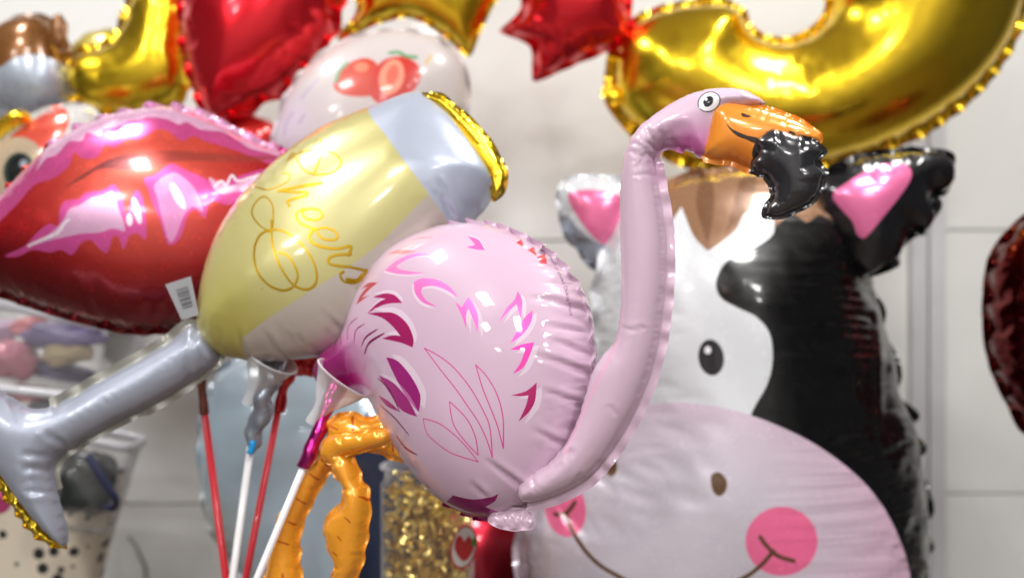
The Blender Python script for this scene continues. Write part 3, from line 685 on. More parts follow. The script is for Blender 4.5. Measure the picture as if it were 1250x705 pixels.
for q, wd in (([(427, 366), (438, 350), (450, 336)], 1.8), ([(424, 415.6), (425.5, 398), (436, 387.5)], 1.8), ([(432, 418), (434.5, 403), (445, 395)], 1.8), ([(441, 423), (447, 411), (461, 401.5)], 2.6), ([(445, 432), (451, 418), (469, 406.6)], 3.4), ([(416, 420), (417, 400), (426, 380)], 2), ([(409, 420), (410, 400), (418, 382)], 2.4)):
    p.stroke(q, wd, (150, 24, 92), .5, taper=True)
feather([(608.5, 393.5), (618, 376), (627.4, 366.5), (632, 355), (637.6, 368), (635.5, 389.4), (630.6, 370.5), (620.7, 380)], pale, off=(5, 3))
feather([(622.5, 419), (631.4, 403), (641, 386.7), (650, 378.6), (648.4, 392), (638, 408)], (236, 90, 180), off=(5, 3))
feather([(622.5, 426.6), (635.5, 420.4), (652, 417.4), (646, 435), (638, 448.7), (626, 456), (635, 443), (641, 426.6)], (228, 60, 165), off=(6, 4))
feather([(624, 482), (642, 477), (655, 466.5), (653, 489), (645, 503), (633, 514), (642, 495), (645, 482), (635, 483)], (190, 30, 110), .5, off=(7, 3))
feather([(471.6, 436), (485, 440), (501.6, 459), (513, 482), (511, 502.5), (497, 485.5), (482, 459)], (204, 50, 154), .6, off=(7, -4))
feather([(462, 458), (479, 466), (497, 485.5), (509, 508), (490, 500), (475.5, 479)], (200, 60, 150), .5, off=(3, -3))
p.shape([(462, 482), (474, 489), (488, 502), (472, 495)], (190, 40, 130), .5)
for q, wd in (([(461, 461), (475.5, 476), (488, 502)], 2.2), ([(464, 494), (482, 510), (499, 530.5)], 2.2), ([(483.6, 531), (495, 546), (509, 554.7)], 3)):
    p.stroke(q, wd, (140, 20, 80), .5, taper=True)
for a in ([(518, 424.5), (537, 435), (554.5, 449), (574, 473), (589.4, 500), (598, 522), (601, 558), (594, 536), (584, 515), (572, 497), (556, 474), (537, 450)],
          [(580.7, 445), (594, 459), (607, 482), (614, 510), (614.4, 546.7), (608, 522), (603, 508), (594, 486), (588, 470)],
          [(548.7, 489.7), (569, 510), (580, 532), (583.6, 555), (566, 536), (553, 516)],
          [(516.7, 510.6), (537, 517), (563, 538), (583.6, 563), (552, 553), (534, 541), (521, 528)]):
    p.stroke(a, 1.1, (206, 60, 140), closed=True, smooth=False)
p.shape([(553, 604), (577, 609), (600, 606), (608, 602), (604, 611), (592, 618), (608, 624), (598, 630), (572, 624), (545, 612)], (170, 20, 130), .9)
p.fill([(505, 590), (530, 606), (560, 622), (600, 632), (600, 645), (550, 635), (500, 605)], (176, 30, 120), .7)
p.stroke([(495, 566), (512, 584), (526, 596)], 4, (222, 90, 50), .5, taper=True)
for q in ([(630, 296), (636, 292), (641, 303)], [(644, 305), (651, 301), (655, 312)], [(655, 314), (664, 309), (668, 322), (660, 321)]): p.shape(q, (236, 90, 100), .6)
p.text('swallowed or inhaled. Choking hazard.', [(664, 303), (672, 316), (679, 330), (686, 345), (691, 360), (694, 376), (697, 392), (699, 404)], 5.2, (70, 50, 64))
p.done()

p = Print(b_neck, i_neck, (212, 183, 203), 1024)
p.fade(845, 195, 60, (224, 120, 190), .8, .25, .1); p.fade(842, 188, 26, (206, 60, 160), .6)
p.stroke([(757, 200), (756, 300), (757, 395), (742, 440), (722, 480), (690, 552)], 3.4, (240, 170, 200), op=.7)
p.ellipse(865.5, 124.5, 14.5, 12, (70, 66, 80), -28); p.ellipse(865.5, 124.5, 13.2, 10.8, (248, 246, 250), -28)
p.ellipse(864.6, 124, 7.2, 5.4, (30, 28, 34), -50); p.ellipse(862, 121.5, 2.0, 1.7, (240, 240, 245), -50)
p.done()
OR = (244, 150, 48)
p = Print(b_beak, i_beak, OR, 768)
p.fade(905, 195, 40, (236, 120, 30), .6)
p.fill([(905, 138), (911, 139.5), (917, 142), (912, 143.5), (906, 142)], (70, 40, 20))
p.fill([(887, 151), (893, 157), (903, 162), (914, 166), (924, 168), (928, 172), (922, 175), (912, 171), (900, 166), (891, 158)], (50, 30, 20))
p.fill([(924, 172), (940, 165), (955, 175), (950, 190), (935, 208), (917, 208), (920, 198), (918, 186)], (40, 40, 44), .3)
p.done()
p = Print(b_legA, i_leg, (250, 166, 44), 768, .05)
for a, c in (((430, 508), (431, 525)), ((404, 520), (412, 524)), ((455, 527), (456, 542)), ((478, 530), (480, 550)), ((418, 540), (424, 548)), ((392, 560), (400, 568)), ((378, 578), (388, 585)), ((362, 608), (372, 614)), ((352, 636), (360, 640)), ((340, 660), (352, 664)), ((345, 700), (346, 716))):
    p.stroke([a, c], 2.2, (190, 84, 14), smooth=False)
p.done()

# champagne bowl
p = Print(b_bowl, i_bowl, (192, 184, 122), 1400, .15)
p.fill([(215, 460), (240, 380), (262, 300), (330, 212), (420, 155), (450, 140), (470, 165), (495, 200), (524, 240), (460, 300), (409, 336), (332, 385), (296, 412), (288, 450)], (194, 186, 124), .12)
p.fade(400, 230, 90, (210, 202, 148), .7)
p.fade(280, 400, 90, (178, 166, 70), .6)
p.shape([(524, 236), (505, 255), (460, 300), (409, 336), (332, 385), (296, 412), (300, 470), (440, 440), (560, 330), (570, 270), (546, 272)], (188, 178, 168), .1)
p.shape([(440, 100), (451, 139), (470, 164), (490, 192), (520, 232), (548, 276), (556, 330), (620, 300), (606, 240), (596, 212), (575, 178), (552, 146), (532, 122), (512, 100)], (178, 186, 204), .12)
p.shape([(512, 100), (514, 112), (532, 124), (554, 146), (577, 178), (598, 212), (605, 250), (640, 240), (620, 180), (560, 110)], (236, 200, 60), 1)
G = (212, 168, 24); k_ = dict(metal=.9)
for q, wd in (([(391, 170), (391.4, 186.6), (388, 199), (382, 213)], 2), ([(352, 192), (357.7, 186.6), (368, 204.5), (383, 212), (403.6, 211), (415, 202), (414, 192), (401, 184.6), (380.7, 183), (363, 187), (350, 196)], 2),
    ([(340, 232.6), (373, 226), (407.5, 221)], 3.2), ([(311, 227), (325, 231), (340, 227), (351, 220), (354, 212), (345, 211)], 1.4),
    ([(342, 232.6), (357.7, 234), (373, 234.4), (374, 238), (363, 241), (351, 245), (352.6, 250.5)], 2.6), ([(377, 254), (388, 255.6), (393.4, 263), (386, 268), (373, 266), (369, 258), (377, 254)], 2.2),
    ([(371, 254), (361.5, 260.7), (365, 271), (378, 277), (385, 279)], 2.2), ([(380.7, 281.5), (393.4, 277.7), (406, 280), (412, 288), (406, 292.5), (393.4, 290.4), (387, 283)], 2.2),
    ([(380.7, 281.5), (377, 289), (383, 297), (398.5, 302), (414, 302.7), (428, 300), (425, 311)], 2.8), ([(428, 309.6), (409, 311), (401, 315), (401.6, 321), (414, 324), (429, 325.7), (447, 330)], 2.6),
    ([(419, 331), (415, 335), (420, 343), (434, 344), (443, 336), (447, 329)], 2.4), ([(424, 341), (436, 342), (443, 335)], 4.2),
    ([(331, 286), (333, 268), (332, 250), (324.5, 240), (316, 242), (308, 253), (308, 263), (317, 274.7), (331, 283.6)], 1.5),
    ([(331, 268), (332, 295.5), (340, 321), (352.6, 341.5), (365, 351), (378, 351.7), (386, 341.5), (383, 321), (370.5, 300.6), (352.6, 285), (337, 279.7), (322, 282.8), (313, 293), (309.7, 311), (314, 331), (327, 346.6), (345, 353.8), (357.7, 349), (363, 336), (357.7, 321), (350, 311), (340, 307.5)], 2.2)):
    p.stroke([(x+.6, y+.8) for x, y in q], wd+.3, (176, 140, 30), .6); p.stroke(q, wd-.2, G, .9)
p.done()

# lips
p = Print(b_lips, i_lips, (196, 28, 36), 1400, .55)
for q in ((40, 390), (110, 400), (180, 410), (250, 400), (-30, 360)): p.fade(*q, 105, (120, 8, 26), .85, .8, .2)  # lower lip darkened in the print, partly standing for dark reflections
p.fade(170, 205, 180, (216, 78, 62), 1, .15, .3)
p.fill([(-60, 330), (-20, 255), (25, 215), (60, 180), (98, 150), (145, 132), (200, 122), (242, 130), (275, 145), (310, 165), (345, 178), (370, 195), (330, 200), (310, 192), (280, 181), (250, 172), (235, 166), (222, 172), (205, 160), (192, 158), (180, 165), (168, 170), (155, 170), (140, 180), (128, 178), (118, 192), (100, 193), (90, 186), (84, 203), (64, 218), (42, 226), (20, 250), (-20, 290)], (212, 78, 146), .25)
p.fill([(44, 208), (60, 178), (98, 150), (145, 132), (200, 122), (242, 130), (285, 150), (330, 170), (342, 190), (325, 186), (305, 181), (288, 170), (270, 161), (245, 158), (228, 149), (218, 152), (205, 146), (185, 143), (170, 146), (155, 148), (142, 155), (126, 157), (122, 166), (106, 162), (100, 172), (84, 173), (70, 188), (56, 194)], (226, 174, 208), .1)
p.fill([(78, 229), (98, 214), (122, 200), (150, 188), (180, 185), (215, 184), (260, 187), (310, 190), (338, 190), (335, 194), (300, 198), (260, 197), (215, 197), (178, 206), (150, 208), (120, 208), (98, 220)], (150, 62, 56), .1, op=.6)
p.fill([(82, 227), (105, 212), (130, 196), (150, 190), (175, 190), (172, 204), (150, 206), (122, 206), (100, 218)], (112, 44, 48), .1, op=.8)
pk = (222, 84, 160); lp = (222, 172, 206)
def jag(L, col, m=.2): p.shape(L, col, m)
p.fill([(6, 312), (30, 300), (45, 284), (60, 273), (71, 275), (73, 255), (80, 245), (95, 243), (105, 235), (125, 232), (138, 225), (145, 232), (150, 245), (155, 262), (160, 245), (166, 232), (173, 238), (178, 262), (178, 292), (168, 285), (158, 288), (151, 304), (145, 290), (138, 288), (131, 308), (121, 303), (111, 293), (100, 296), (88, 311), (75, 305), (60, 308), (40, 305), (22, 313)], pk, .2)
p.fill([(33, 301), (58, 287), (75, 272), (85, 255), (98, 250), (112, 241), (125, 239), (137, 233), (142, 245), (146, 258), (151, 270), (152, 282), (138, 279), (120, 284), (100, 285), (85, 288), (62, 293)], lp, .1)
p.fill([(176, 218), (190, 213), (208, 200), (224, 206), (245, 215), (260, 222), (282, 219), (300, 212), (335, 205), (325, 225), (300, 238), (280, 250), (258, 246), (250, 266), (240, 256), (230, 262), (220, 290), (207, 299), (199, 282), (195, 268), (187, 250), (181, 232)], pk, .2)
p.fill([(189, 225), (210, 211), (226, 218), (240, 234), (248, 258), (236, 252), (225, 262), (215, 288), (207, 295), (199, 270), (193, 245)], (232, 150, 204), .1)
p.fill([(255, 216), (275, 226), (300, 221), (330, 208), (345, 212), (322, 226), (295, 232), (268, 236)], (226, 174, 208), .1)
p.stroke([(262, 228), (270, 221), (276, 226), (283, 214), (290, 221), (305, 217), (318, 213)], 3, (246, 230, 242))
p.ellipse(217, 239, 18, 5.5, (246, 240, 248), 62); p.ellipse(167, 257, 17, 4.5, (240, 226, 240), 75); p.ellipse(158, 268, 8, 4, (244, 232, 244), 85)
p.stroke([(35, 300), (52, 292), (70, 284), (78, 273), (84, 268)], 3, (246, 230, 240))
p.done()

# cow
W = (216, 219, 224)
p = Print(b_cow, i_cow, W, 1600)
BLK = (7, 7, 9); BR = (146, 108, 80)
p.fill([(1020, 180), (980, 225), (948, 262), (944, 285), (925, 300), (900, 309), (882, 325), (874, 345), (880, 363), (900, 375), (924, 387), (940, 408), (943, 440), (936, 470), (915, 512), (905, 600), (1000, 720), (1060, 860), (1200, 850), (1220, 500), (1180, 250)], BLK, .2)
p.shape([(725, 260), (780, 250), (808, 250), (820, 270), (832, 252), (838, 268), (848, 290), (864, 306), (880, 296), (898, 280), (908, 262), (925, 250), (940, 262), (948, 276), (965, 258), (985, 272), (1000, 262), (1030, 275), (1060, 250), (1000, 190), (860, 180), (740, 220)], BR, .15)
for q in ([(855, 214), (850, 250), (864, 300), (872, 250), (868, 214)], [(905, 214), (895, 250), (885, 285), (915, 250), (925, 214)]): p.shape(q, (120, 84, 58), .15)
p.fill([(620, 640), (650, 575), (700, 525), (750, 503), (820, 491), (885, 498), (945, 517), (1005, 548), (1060, 594), (1095, 650), (1112, 715), (1100, 800), (1040, 860), (940, 900), (820, 900), (700, 860), (630, 780)], (222, 182, 206), .05)
c_ = [(660, 650), (700, 590), (760, 565), (830, 565), (900, 585), (960, 625), (990, 680), (980, 760), (900, 830), (780, 840), (690, 790), (655, 720)]
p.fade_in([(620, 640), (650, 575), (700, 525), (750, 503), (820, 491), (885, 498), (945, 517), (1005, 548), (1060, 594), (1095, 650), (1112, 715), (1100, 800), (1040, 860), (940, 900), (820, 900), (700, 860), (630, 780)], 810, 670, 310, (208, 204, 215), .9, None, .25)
p.ellipse(868, 436, 22, 15.5, (24, 24, 30), 82); p.ellipse(864, 427, 4.2, 4.8, (240, 240, 244), 0)
BN = (92, 62, 34)
p.ellipse(746, 569, 12, 7, BN, 88); p.fill([(868, 580), (878, 576), (887, 586), (886, 598), (878, 605), (870, 598)], BN)
CH = (240, 110, 156)
p.ellipse(690, 620, 35, 25, CH, 80); p.ellipse(954, 660, 44, 42, CH, 0)
p.stroke([(678, 627), (691, 626), (702, 612)], 4, BN); p.stroke([(691, 626), (700, 650), (722, 680), (750, 700), (800, 722), (860, 722), (905, 706), (928, 690), (944, 672)], 4.4, BN)
p.stroke([(928, 655), (938, 668), (950, 678), (969, 684)], 4.4, BN)
p.done()
p = Print(b_earL, i_earL, (226, 230, 236), 512)
p.fill([(693, 240), (703, 233), (730, 232), (765, 243), (775, 270), (752, 297), (740, 300), (722, 287), (703, 262)], (240, 118, 166), .1)
p.fill([(690, 262), (705, 278), (722, 292), (745, 305), (740, 335), (700, 320), (680, 280)], (166, 174, 190), .2)
p.done()
p = Print(b_earR, i_earR, (22, 22, 26), 512)
p.fill([(1016, 240), (1035, 222), (1062, 206), (1090, 199), (1110, 204), (1112, 218), (1098, 240), (1078, 265), (1056, 290), (1046, 286), (1040, 270)], (236, 116, 168), .1)
p.done()
p = Print(b_sb, i_sb, (204, 194, 193), 800)
p.fade(350, 150, 70, (214, 200, 222), .7)
p.fill([(408, 108), (412, 90), (425, 78), (445, 71), (460, 78), (462, 98), (456, 116), (425, 117)], (206, 66, 46)); p.ellipse(441, 82, 9, 6, (240, 130, 100), 0)
p.fill([(455, 90), (468, 74), (490, 69), (508, 77), (514, 92), (505, 110), (488, 122), (465, 127), (452, 115)], (204, 54, 44))
p.ellipse(478, 94, 22, 15, (240, 150, 124), 105); p.ellipse(479, 92, 13, 7, (228, 104, 84), 105)
p.stroke([(410, 100), (415, 86), (424, 78)], 4, (110, 160, 120)); p.stroke([(476, 65), (486, 64), (496, 69), (508, 70)], 4, (80, 150, 100)); p.stroke([(520, 78), (526, 68)], 3, (214, 176, 90))
for q in ([(347, 165), (350, 150), (357, 138)], [(368, 120), (378, 108), (388, 98)], [(365, 150), (372, 140)]): p.stroke(q, 3, (170, 150, 190), op=.6)
p.done()
p = Print(b_be, i_be, (126, 80, 34), 512, .1)
p.fill([(-40, 95), (0, 82), (20, 70), (45, 67), (70, 75), (90, 88), (105, 130), (60, 165), (-30, 160)], (176, 186, 200), .1)
p.done()
p = Print(b_ow, i_ow, (214, 214, 212), 640)
p.fill([(10, 170), (35, 150), (70, 130), (84, 140), (80, 160), (60, 178), (40, 182), (20, 182)], (222, 84, 66), .2)
p.ellipse(22, 212, 45, 38, (186, 166, 140), 90); p.ellipse(24, 210, 24, 20, (50, 66, 58), 90); p.ellipse(24, 209, 20, 15, (14, 16, 18), 90); p.ellipse(29, 200, 5, 5, (150, 160, 170), 0)
p.done()
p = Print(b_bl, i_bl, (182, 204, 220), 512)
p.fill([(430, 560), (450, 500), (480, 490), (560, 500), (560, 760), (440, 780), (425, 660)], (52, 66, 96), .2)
p.fade(260, 650, 90, (158, 158, 152), .8)  # painted beige-grey reflection and shade at the lower left
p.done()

# ================================================================== barcode tag of the glass balloon
m_tag = plain('tag_film', srgb(176, 178, 184), rough=.3, coat=.5); m_ink = plain('tag_ink', srgb(92, 92, 98), rough=.4)
def quad(name, pts, mat, parent, th=.0006):
    V = [Vector(q) for q in pts]; n = (V[1]-V[0]).cross(V[3]-V[0]).normalized()*th
    return link(name, mesh(name, V+[v+n for v in V], [(3, 2, 1, 0), (4, 5, 6, 7), (0, 1, 5, 4), (1, 2, 6, 5), (2, 3, 7, 6), (3, 0, 4, 7)], mat), parent, smooth=False)
D = .955
tag = quad('tag', [P(202, 347, D), P(222, 390, D+.01), P(243, 384, D+.01), P(233, 337, D)], m_tag, glass)
def tq(u, v): # position on the tag
    a = Vector((202, 347)).lerp(Vector((233, 337)), u); b_ = Vector((222, 390)).lerp(Vector((243, 384)), u); c = a.lerp(b_, v); return P(c.x, c.y, D+.01*v-.0009)
V_, F_ = [], []
random.seed(4); v = .22
while v < .74:
    h = random.choice((.02, .035, .05)); i0 = len(V_); V_ += [tq(.28, v), tq(.28, v+h), tq(.8, v+h), tq(.8, v)]; F_.append((i0, i0+1, i0+2, i0+3)); v += h+random.choice((.025, .035))
bars = link('barcode', mesh('barcode', V_, F_, m_ink), glass, smooth=False)

# ================================================================== sticks, cups and wrapped necks
m_white = plain('white_stick_plastic', srgb(232, 232, 236), rough=.35, coat=.3)
m_reds = plain('red_stick_plastic', srgb(206, 34, 50), rough=.35, coat=.3)
m_cup = clear('milky_cup_plastic', (.86, .86, .88, 1), .45, .2)
m_grey = foil('grey_film', srgb(150, 156, 168), metal=.6, rough=.28, coat=.5)
m_brown = foil('brown_clear_film', srgb(120, 60, 44), metal=.4, rough=.2, coat=.8)
m_blue = plain('blue_tape', srgb(20, 150, 220), rough=.4)
def stick(pa, pb, Da, Db, rpx, mat, label, grp=None):
    a, b = P(*pa, Da), P(*pb, Db); t = thing('balloon_stick', b, label, 'stick', 'sticks holding the balloons')
    d = (b-a); z = .84
    if b.z > z: b = a+d*((z-a.z)/d.z)
    t.location = b
    tube('shaft', [a, b], rpx*Da/F, mat, t, seg=16); return t
def cup(t, c, axis_to, Dc, rpx, hpx):
    a = P(*c, Dc); b = P(*axis_to, Dc+.02); ax = (b-a).normalized(); u = Dc/F; r = rpx*u; h = hpx*u
    tl = Vector((0, -.38, 0)); ax = (ax+tl).normalized()
    lathe('cup', a, ax, [(-.0008, r*.97), (-.0015, r*1.03), (0, r*1.06), (.001, r*1.02), (.0015, r*.98), (h*.5, r*.66), (h*.95, r*.3), (h*1.15, r*.24), (h*1.5, r*.22)], m_cup, t, 40)
s1 = stick((372, 566), (314, 705), .925, .93, 4.4, m_white, 'white stick under the magenta tail of the flamingo')
tube('neck_wrap', [P(416, 468, .955), P(402, 492, .94), P(390, 520, .93), P(380, 545, .925), (P(371, 570, .925))], [16*.0007, 9*.00072, 8.5*.00075, 9*.00078, 8*.0008], m_mag, s1, seg=24, crumple=.35, seed=1, steps=40)
cup(s1, (420, 461), (392, 503), .93, 37, 46)
s2 = stick((306, 545), (284, 705), 1.0, 1.0, 4.6, m_white, 'white stick under the grey tail of the champagne glass')
tube('neck_wrap', [P(335, 440, 1.01), P(326, 470, 1.0), P(320, 500, 1.0), P(311, 530, 1.0), P(306, 555, 1.0)], [16*.0008, 14*.0008, 12*.0008, 11*.0008, 4*.0008], m_grey, s2, seg=24, crumple=.5, seed=2, steps=40)
tube('tape', [P(309, 538, .992), P(305, 553, .992)], .0034, m_blue, s2, seg=12, crumple=.3, steps=6)
cup(s2, (332, 438), (318, 470), .99, 33, 44)
s3 = stick((340, 498), (300, 705), 1.02, 1.02, 4.2, m_reds, 'red stick with crumpled red film near its top')
tube('neck_wrap', [P(362, 436, 1.03), P(352, 458, 1.02), P(346, 478, 1.02), P(341, 502, 1.02)], [10*.0008, 8*.0008, 8*.0008, 6.5*.0008], foil('red_wrap_film', srgb(200, 30, 36), metal=.8, rough=.2), s3, seg=20, crumple=.5, seed=3, steps=34)
s4 = stick((249, 498), (276, 705), 1.05, 1.05, 4.6, m_reds, 'red stick with a brown sleeve, leftmost of the sticks')
tube('neck_wrap', [P(243, 445, 1.05), P(246, 470, 1.05), P(250, 505, 1.05)], [6.5*.00086, 6*.00086, 5.6*.00086], m_brown, s4, seg=18, crumple=.15, seed=4, steps=20)
tube('film_scrap', [P(352, 452, 1.04), P(372, 440, 1.04), P(392, 446, 1.04), P(402, 432, 1.05)], [.008, .012, .010, .006], m_redp, s3, seg=18, crumple=.6, seed=6, steps=24)

# ================================================================== jar of gold tinsel
jx = P(522, 640, 1.15)
jar = thing('jar', (jx.x, 1.15, .83), 'clear plastic jar stuffed with gold tinsel behind the flamingo', 'jar')
m_clear = clear('clear_plastic', (.9, .9, .92, 1), .07, .06)
u = 1.15/F; rj = 57*u; zt = P(0, 566, 1.15).z
lathe('wall', (jx.x, 1.15, .832), (0, 0, 1), [(0, rj*.9), (.002, rj*.98), (zt-.832-.022, rj), (zt-.832-.016, rj*.93), (zt-.832-.004, rj*.93), (zt-.832-.003, rj*1.03), (zt-.832, rj*1.03), (zt-.832, rj*.9), (zt-.832-.02, rj*.9)], m_clear, jar, 48)
m_tin = foil('gold_tinsel', (1, .80, .27, 1), metal=1, rough=.3, coat=0)
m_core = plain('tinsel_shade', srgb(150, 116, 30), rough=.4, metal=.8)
rr = random.Random(5); V_, F_ = [], []
for i in range(2600):
    a = rr.uniform(0, 2*math.pi); q = rj*.9*math.sqrt(rr.uniform(.2, 1)); z = rr.uniform(.86, zt-.03+.02*math.sin(a*3))
    c = Vector((jx.x+q*math.cos(a), 1.15+q*math.sin(a), z)); d = Vector((rr.uniform(-1, 1), rr.uniform(-1, 1), rr.uniform(-1, 1))).normalized(); s_ = d.cross(Vector((rr.uniform(-1, 1), rr.uniform(-1, 1), rr.uniform(-1, 1)))).normalized()
    L_ = rr.uniform(.006, .014); w_ = rr.uniform(.0012, .0036); bnd = d.cross(s_)*rr.uniform(-.3, .3)*L_
    i0 = len(V_)
    for t in (-1, 0, 1):
        ctr = c+d*L_*t*.5+bnd*(1-t*t); sd = (s_+d.cross(s_)*.4*t).normalized()*w_
        for v in (ctr-sd, ctr+sd):
            dx, dy = v.x-jx.x, v.y-1.15; rr_ = math.hypot(dx, dy)
            if rr_ > rj*.97: v.x = jx.x+dx/rr_*rj*.97; v.y = 1.15+dy/rr_*rj*.97
            V_.append(v)
    F_ += [(i0, i0+1, i0+3, i0+2), (i0+2, i0+3, i0+5, i0+4)]
tin = link('tinsel', mesh('tinsel', V_, F_, m_tin)); meta(tin, 'mass of shiny gold tinsel shreds inside the clear jar', 'tinsel', kind='stuff')
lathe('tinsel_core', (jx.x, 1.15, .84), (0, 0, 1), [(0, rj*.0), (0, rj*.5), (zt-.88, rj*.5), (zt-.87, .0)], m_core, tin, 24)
# round sticker on the red balloon
def lay_disc(name, cx, cy, D, rx, ry, mat, parent, th=.0012, rot=0):
    V = []; n = 32; a = R(rot)
    for dd in (0, th):
        for j in range(n):
            t = 2*math.pi*j/n; x = rx*math.cos(t)*math.cos(a)-ry*math.sin(t)*math.sin(a); y = rx*math.cos(t)*math.sin(a)+ry*math.sin(t)*math.cos(a)
            V.append(P(cx+x, cy+y, D+dd))
    Fc = [tuple(range(n))[::-1], tuple(range(n, 2*n))]+[(j, (j+1) % n, n+(j+1) % n, n+j) for j in range(n)]
    return link(name, mesh(name, V, Fc, mat), parent, smooth=False)
stk = thing('sticker', P(566, 666, 1.1), 'round white sticker with a red heart and green leaf beside the tinsel jar', 'sticker')
m_sw = plain('sticker_white', srgb(226, 222, 220), rough=.4); m_srd = plain('sticker_red', srgb(190, 34, 36), rough=.4); m_sg = plain('sticker_green', srgb(70, 130, 60), rough=.4)
lay_disc('edge', 566, 667, 1.0925, 16.5, 27, m_srd, stk, rot=12); lay_disc('face', 566, 667, 1.0905, 14, 24.5, m_sw, stk, rot=12)
hp = [(566, 684), (556, 672), (556, 658), (562, 653), (567, 660), (572, 654), (578, 662), (576, 674)]
hc = curve(hp, 6); n_ = len(hc)
link('heart', mesh('heart', [P(x, y, 1.0885) for x, y in hc]+[P(x, y, 1.0895) for x, y in hc], [tuple(range(n_))]+[(i, (i+1) % n_, n_+(i+1) % n_, n_+i) for i in range(n_)], m_srd), stk, smooth=False)
lay_disc('leaf', 579, 661, 1.0880, 3, 6, m_sg, stk, .0008, 20)

# ================================================================== tubs and the spotted bag at the left
def roll_frame(cx, cy, D, roll): return Matrix.Translation(P(cx, cy, D)) @ Matrix.Rotation(R(roll), 4, 'Y')
m_tub = clear('cloudy_tub_plastic', (.80, .80, .84, 1), .13, .2)
m_clear2 = clear('clear_tub_plastic', (.8, .8, .84, 1), .04, .12)
m_rim = plain('tub_rim_plastic', srgb(206, 208, 216), rough=.35, coat=.4)
def tub(label, cx, cy, D, w, h, dep, roll, taper):
    u = D/F; w *= u; h *= u; M = roll_frame(cx, cy, D, roll); t = thing('storage_tub', P(cx, cy, D), label, 'tub', 'plastic storage tubs at the left')
    V = []; Fc = []; rings = [(-h, taper), (0, 1), (0, .965), (-h*.97, taper*.95)]
    def ring(z, s_):
        out = []; rx, ry, rc = w/2*s_, dep/2*s_, .018
        for (sx, sy, a0) in ((1, 1, 0), (-1, 1, 90), (-1, -1, 180), (1, -1, 270)):
            for j in range(5):
                a = R(a0+j*22.5); out.append((sx*(rx-rc)+rc*math.cos(a), sy*(ry-rc)+rc*math.sin(a)+dep/2, z))
        return out
    for z, s_ in rings: V += ring(z, s_)
    n = 20
    for i in range(3):
        for j in range(n): Fc.append((i*n+j, i*n+(j+1) % n, (i+1)*n+(j+1) % n, (i+1)*n+j))
    Fc.append(tuple(range(n))[::-1])
    link('shell', mesh('shell', V, Fc, m_clear2 if 'black' in label else m_tub), t, M)
    V = []; Fc = []; rr_ = [(-.010, 1.0), (-.010, 1.045), (.002, 1.045), (.002, .97)]
    for z, s_ in rr_: V += ring(z, s_)
    for i in range(4):
        for j in range(n): a_, b_ = i, (i+1) % 4; Fc.append((a_*n+j, a_*n+(j+1) % n, b_*n+(j+1) % n, b_*n+j))
    link('rim', mesh('rim', V, Fc, m_rim), t, M); return t, M
from mathutils import noise as NZ
def lump(name, cx, cy, D, rx, ry, col, rot, seed, label):
    """crumpled folded packet or flat balloon lying in a tub"""
    m = foil(name+'_vinyl', col, metal=.1, rough=.35, coat=.4); u = D/F
    me = bpy.data.meshes.new(name); V = []; Fc = []; ni, nj = 18, 28
    for i in range(ni+1):
        th = math.pi*i/ni
        for j in range(nj):
            ph = 2*math.pi*j/nj; v = Vector((math.sin(th)*math.cos(ph), math.sin(th)*math.sin(ph), math.cos(th)))
            v = Vector([math.copysign(abs(q)**.75, q) for q in v]); k = 1+.28*NZ.noise(v*1.7+Vector((seed*5, 0, 0)))+.1*NZ.noise(v*5+Vector((seed, 3, 0)))
            V.append((v.x*rx*u*k, v.y*.028*k, v.z*ry*u*k))
    for i in range(ni):
        for j in range(nj): Fc.append((i*nj+j, (i+1)*nj+j, (i+1)*nj+(j+1) % nj, i*nj+(j+1) % nj))
    me = mesh(name, V, Fc, m); o = link(name, me, None, roll_frame(cx, cy, D, rot)); meta(o, label, 'cloth' if 'cloth' in name else 'packet', None if 'cloth' in name else 'coloured packets in and around the tubs'); return o
TD = 1.40
tub('cloudy tub of coloured packets under the lips balloon', 30, 374, TD, 215, 95, .2, 12, .90)
lump('folded_packet', 78, 410, TD+.07, 46, 15, srgb(104, 84, 160), 2, 1, 'purple packet in the tub under the lips balloon')
lump('folded_packet', 36, 398, TD+.11, 20, 11, srgb(224, 130, 136), -12, 2, 'coral packet lying above the purple one in the tub')
lump('folded_packet', 82, 432, TD+.06, 28, 13, srgb(214, 196, 150), -3, 3, 'cream packet under the purple one in the tub')
lump('folded_packet', 20, 438, TD+.06, 26, 22, srgb(206, 120, 140), 10, 4, 'pink packet left of the cream one in the tub')
lump('folded_packet', 74, 452, TD+.09, 38, 11, srgb(70, 68, 116), 12, 5, 'navy packet at the bottom of the upper tub')
lump('folded_packet', 4, 402, TD+.1, 16, 12, srgb(200, 170, 200), 0, 6, 'pale lilac packet at the left of the upper tub')
tub('lower cloudy tub partly hidden by the silver stem', -5, 470, TD-.02, 190, 60, .2, 6, .9)
lump('folded_packet', 34, 480, TD+.05, 22, 9, srgb(226, 140, 150), 8, 7, 'pink packet under the white rim of the lower tub')
lump('folded_packet', 60, 500, TD+.07, 26, 13, srgb(64, 62, 104), 8, 8, 'dark blue packet behind the silver stem')
lump('folded_packet', 148, 410, TD+.16, 14, 32, srgb(92, 92, 40), 20, 9, 'olive green packet behind the lips balloon')
lump('folded_packet', 118, 514, TD+.1, 16, 20, srgb(156, 110, 84), 20, 10, 'tan packet standing behind the silver stem')
tub('clear tub with a pale lid rim holding black cloth', 112, 534, TD-.07, 92, 120, .075, 12, .72)
lump('black_cloth', 104, 588, TD-.035, 34, 36, srgb(34, 42, 40), 14, 11, 'black cloth with a hint of green bundled inside the clear tub')
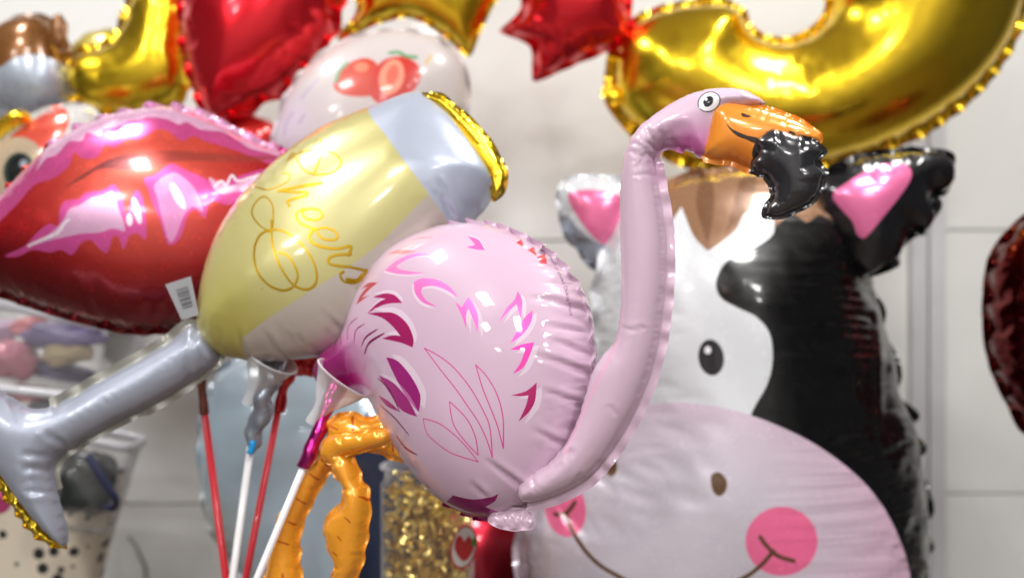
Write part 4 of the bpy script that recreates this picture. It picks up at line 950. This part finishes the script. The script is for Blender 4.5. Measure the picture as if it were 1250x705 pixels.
h_ = tube('handle', [P(108, 556, TD-.08), P(120, 575, TD-.085), P(134, 596, TD-.085), (P(142, 608, TD-.085)), P(142, 618, TD-.065), P(134, 621, TD-.06), P(128, 617, TD-.06)], .0048, plain('navy_cord', srgb(24, 28, 70), rough=.5), None, seg=12, steps=30)
meta(h_, 'navy blue cord hooked over the clear tub with black cloth', 'cord')
# bag
m_bag, nt, b = new_mat('spotted_paper'); L = nt.links
b.inputs['Roughness'].default_value = .45
tc = nt.nodes.new('ShaderNodeTexCoord'); vo = nt.nodes.new('ShaderNodeTexVoronoi'); vo.inputs['Scale'].default_value = 40; vo.inputs['Randomness'].default_value = .75
rp = nt.nodes.new('ShaderNodeValToRGB'); rp.color_ramp.elements[0].position = .30; rp.color_ramp.elements[0].color = (.012, .012, .014, 1); rp.color_ramp.elements[1].position = .34; rp.color_ramp.elements[1].color = (.66, .58, .47, 1)
L.new(tc.outputs['Object'], vo.inputs['Vector']); L.new(vo.outputs['Distance'], rp.inputs[0]); L.new(rp.outputs[0], b.inputs['Base Color'])
V, Fc = [], []; BD = 1.40; n = 36; rows = [(585, -90, 138), (600, -88, 134), (630, -84, 124), (680, -80, 108), (760, -72, 92), (800, -70, 88)]
for (y, x0, x1) in rows:
    for j in range(n):
        t = 2*math.pi*j/n; cxp = (x0+x1)/2; rx = (x1-x0)/2; ux = math.copysign(abs(math.cos(t))**.5, math.cos(t)); uy = math.copysign(abs(math.sin(t))**.5, math.sin(t))
        wv_ = 1+.02*math.sin(5*t+y*.02); V.append(P(cxp+rx*ux*wv_, y, BD)+Vector((0, .05+uy*.045*wv_, 0)))
for i in range(len(rows)-1):
    for j in range(n): Fc.append((i*n+j, i*n+(j+1) % n, (i+1)*n+(j+1) % n, (i+1)*n+j))
Fc.append(tuple((len(rows)-1)*n+j for j in range(n)))
bag = link('gift_bag', mesh('gift_bag', V, Fc, m_bag)); meta(bag, 'cream gift bag with black spots in the bottom left corner', 'bag')
so = bag.modifiers.new('thick', 'SOLIDIFY'); so.thickness = .0015
mp_ = lump('folded_packet', -6, 612, 1.27, 15, 14, srgb(214, 70, 140), 0, 12, 'magenta packet at the left edge beside the gold trim')
# hook on the wall
hk = thing('wall_hook', P(174, 690, 1.79), 'small grey wire hook on the wall above the bottom edge', 'hook')
m_wire = plain('grey_wire', srgb(120, 124, 128), rough=.4, metal=.6)
tube('wire', [P(158, 655, 1.785), P(163, 662, 1.775), P(168, 668, 1.77), P(172, 682, 1.77), P(178, 690, 1.77), P(178, 712, 1.78)], .0028, m_wire, hk, steps=24)
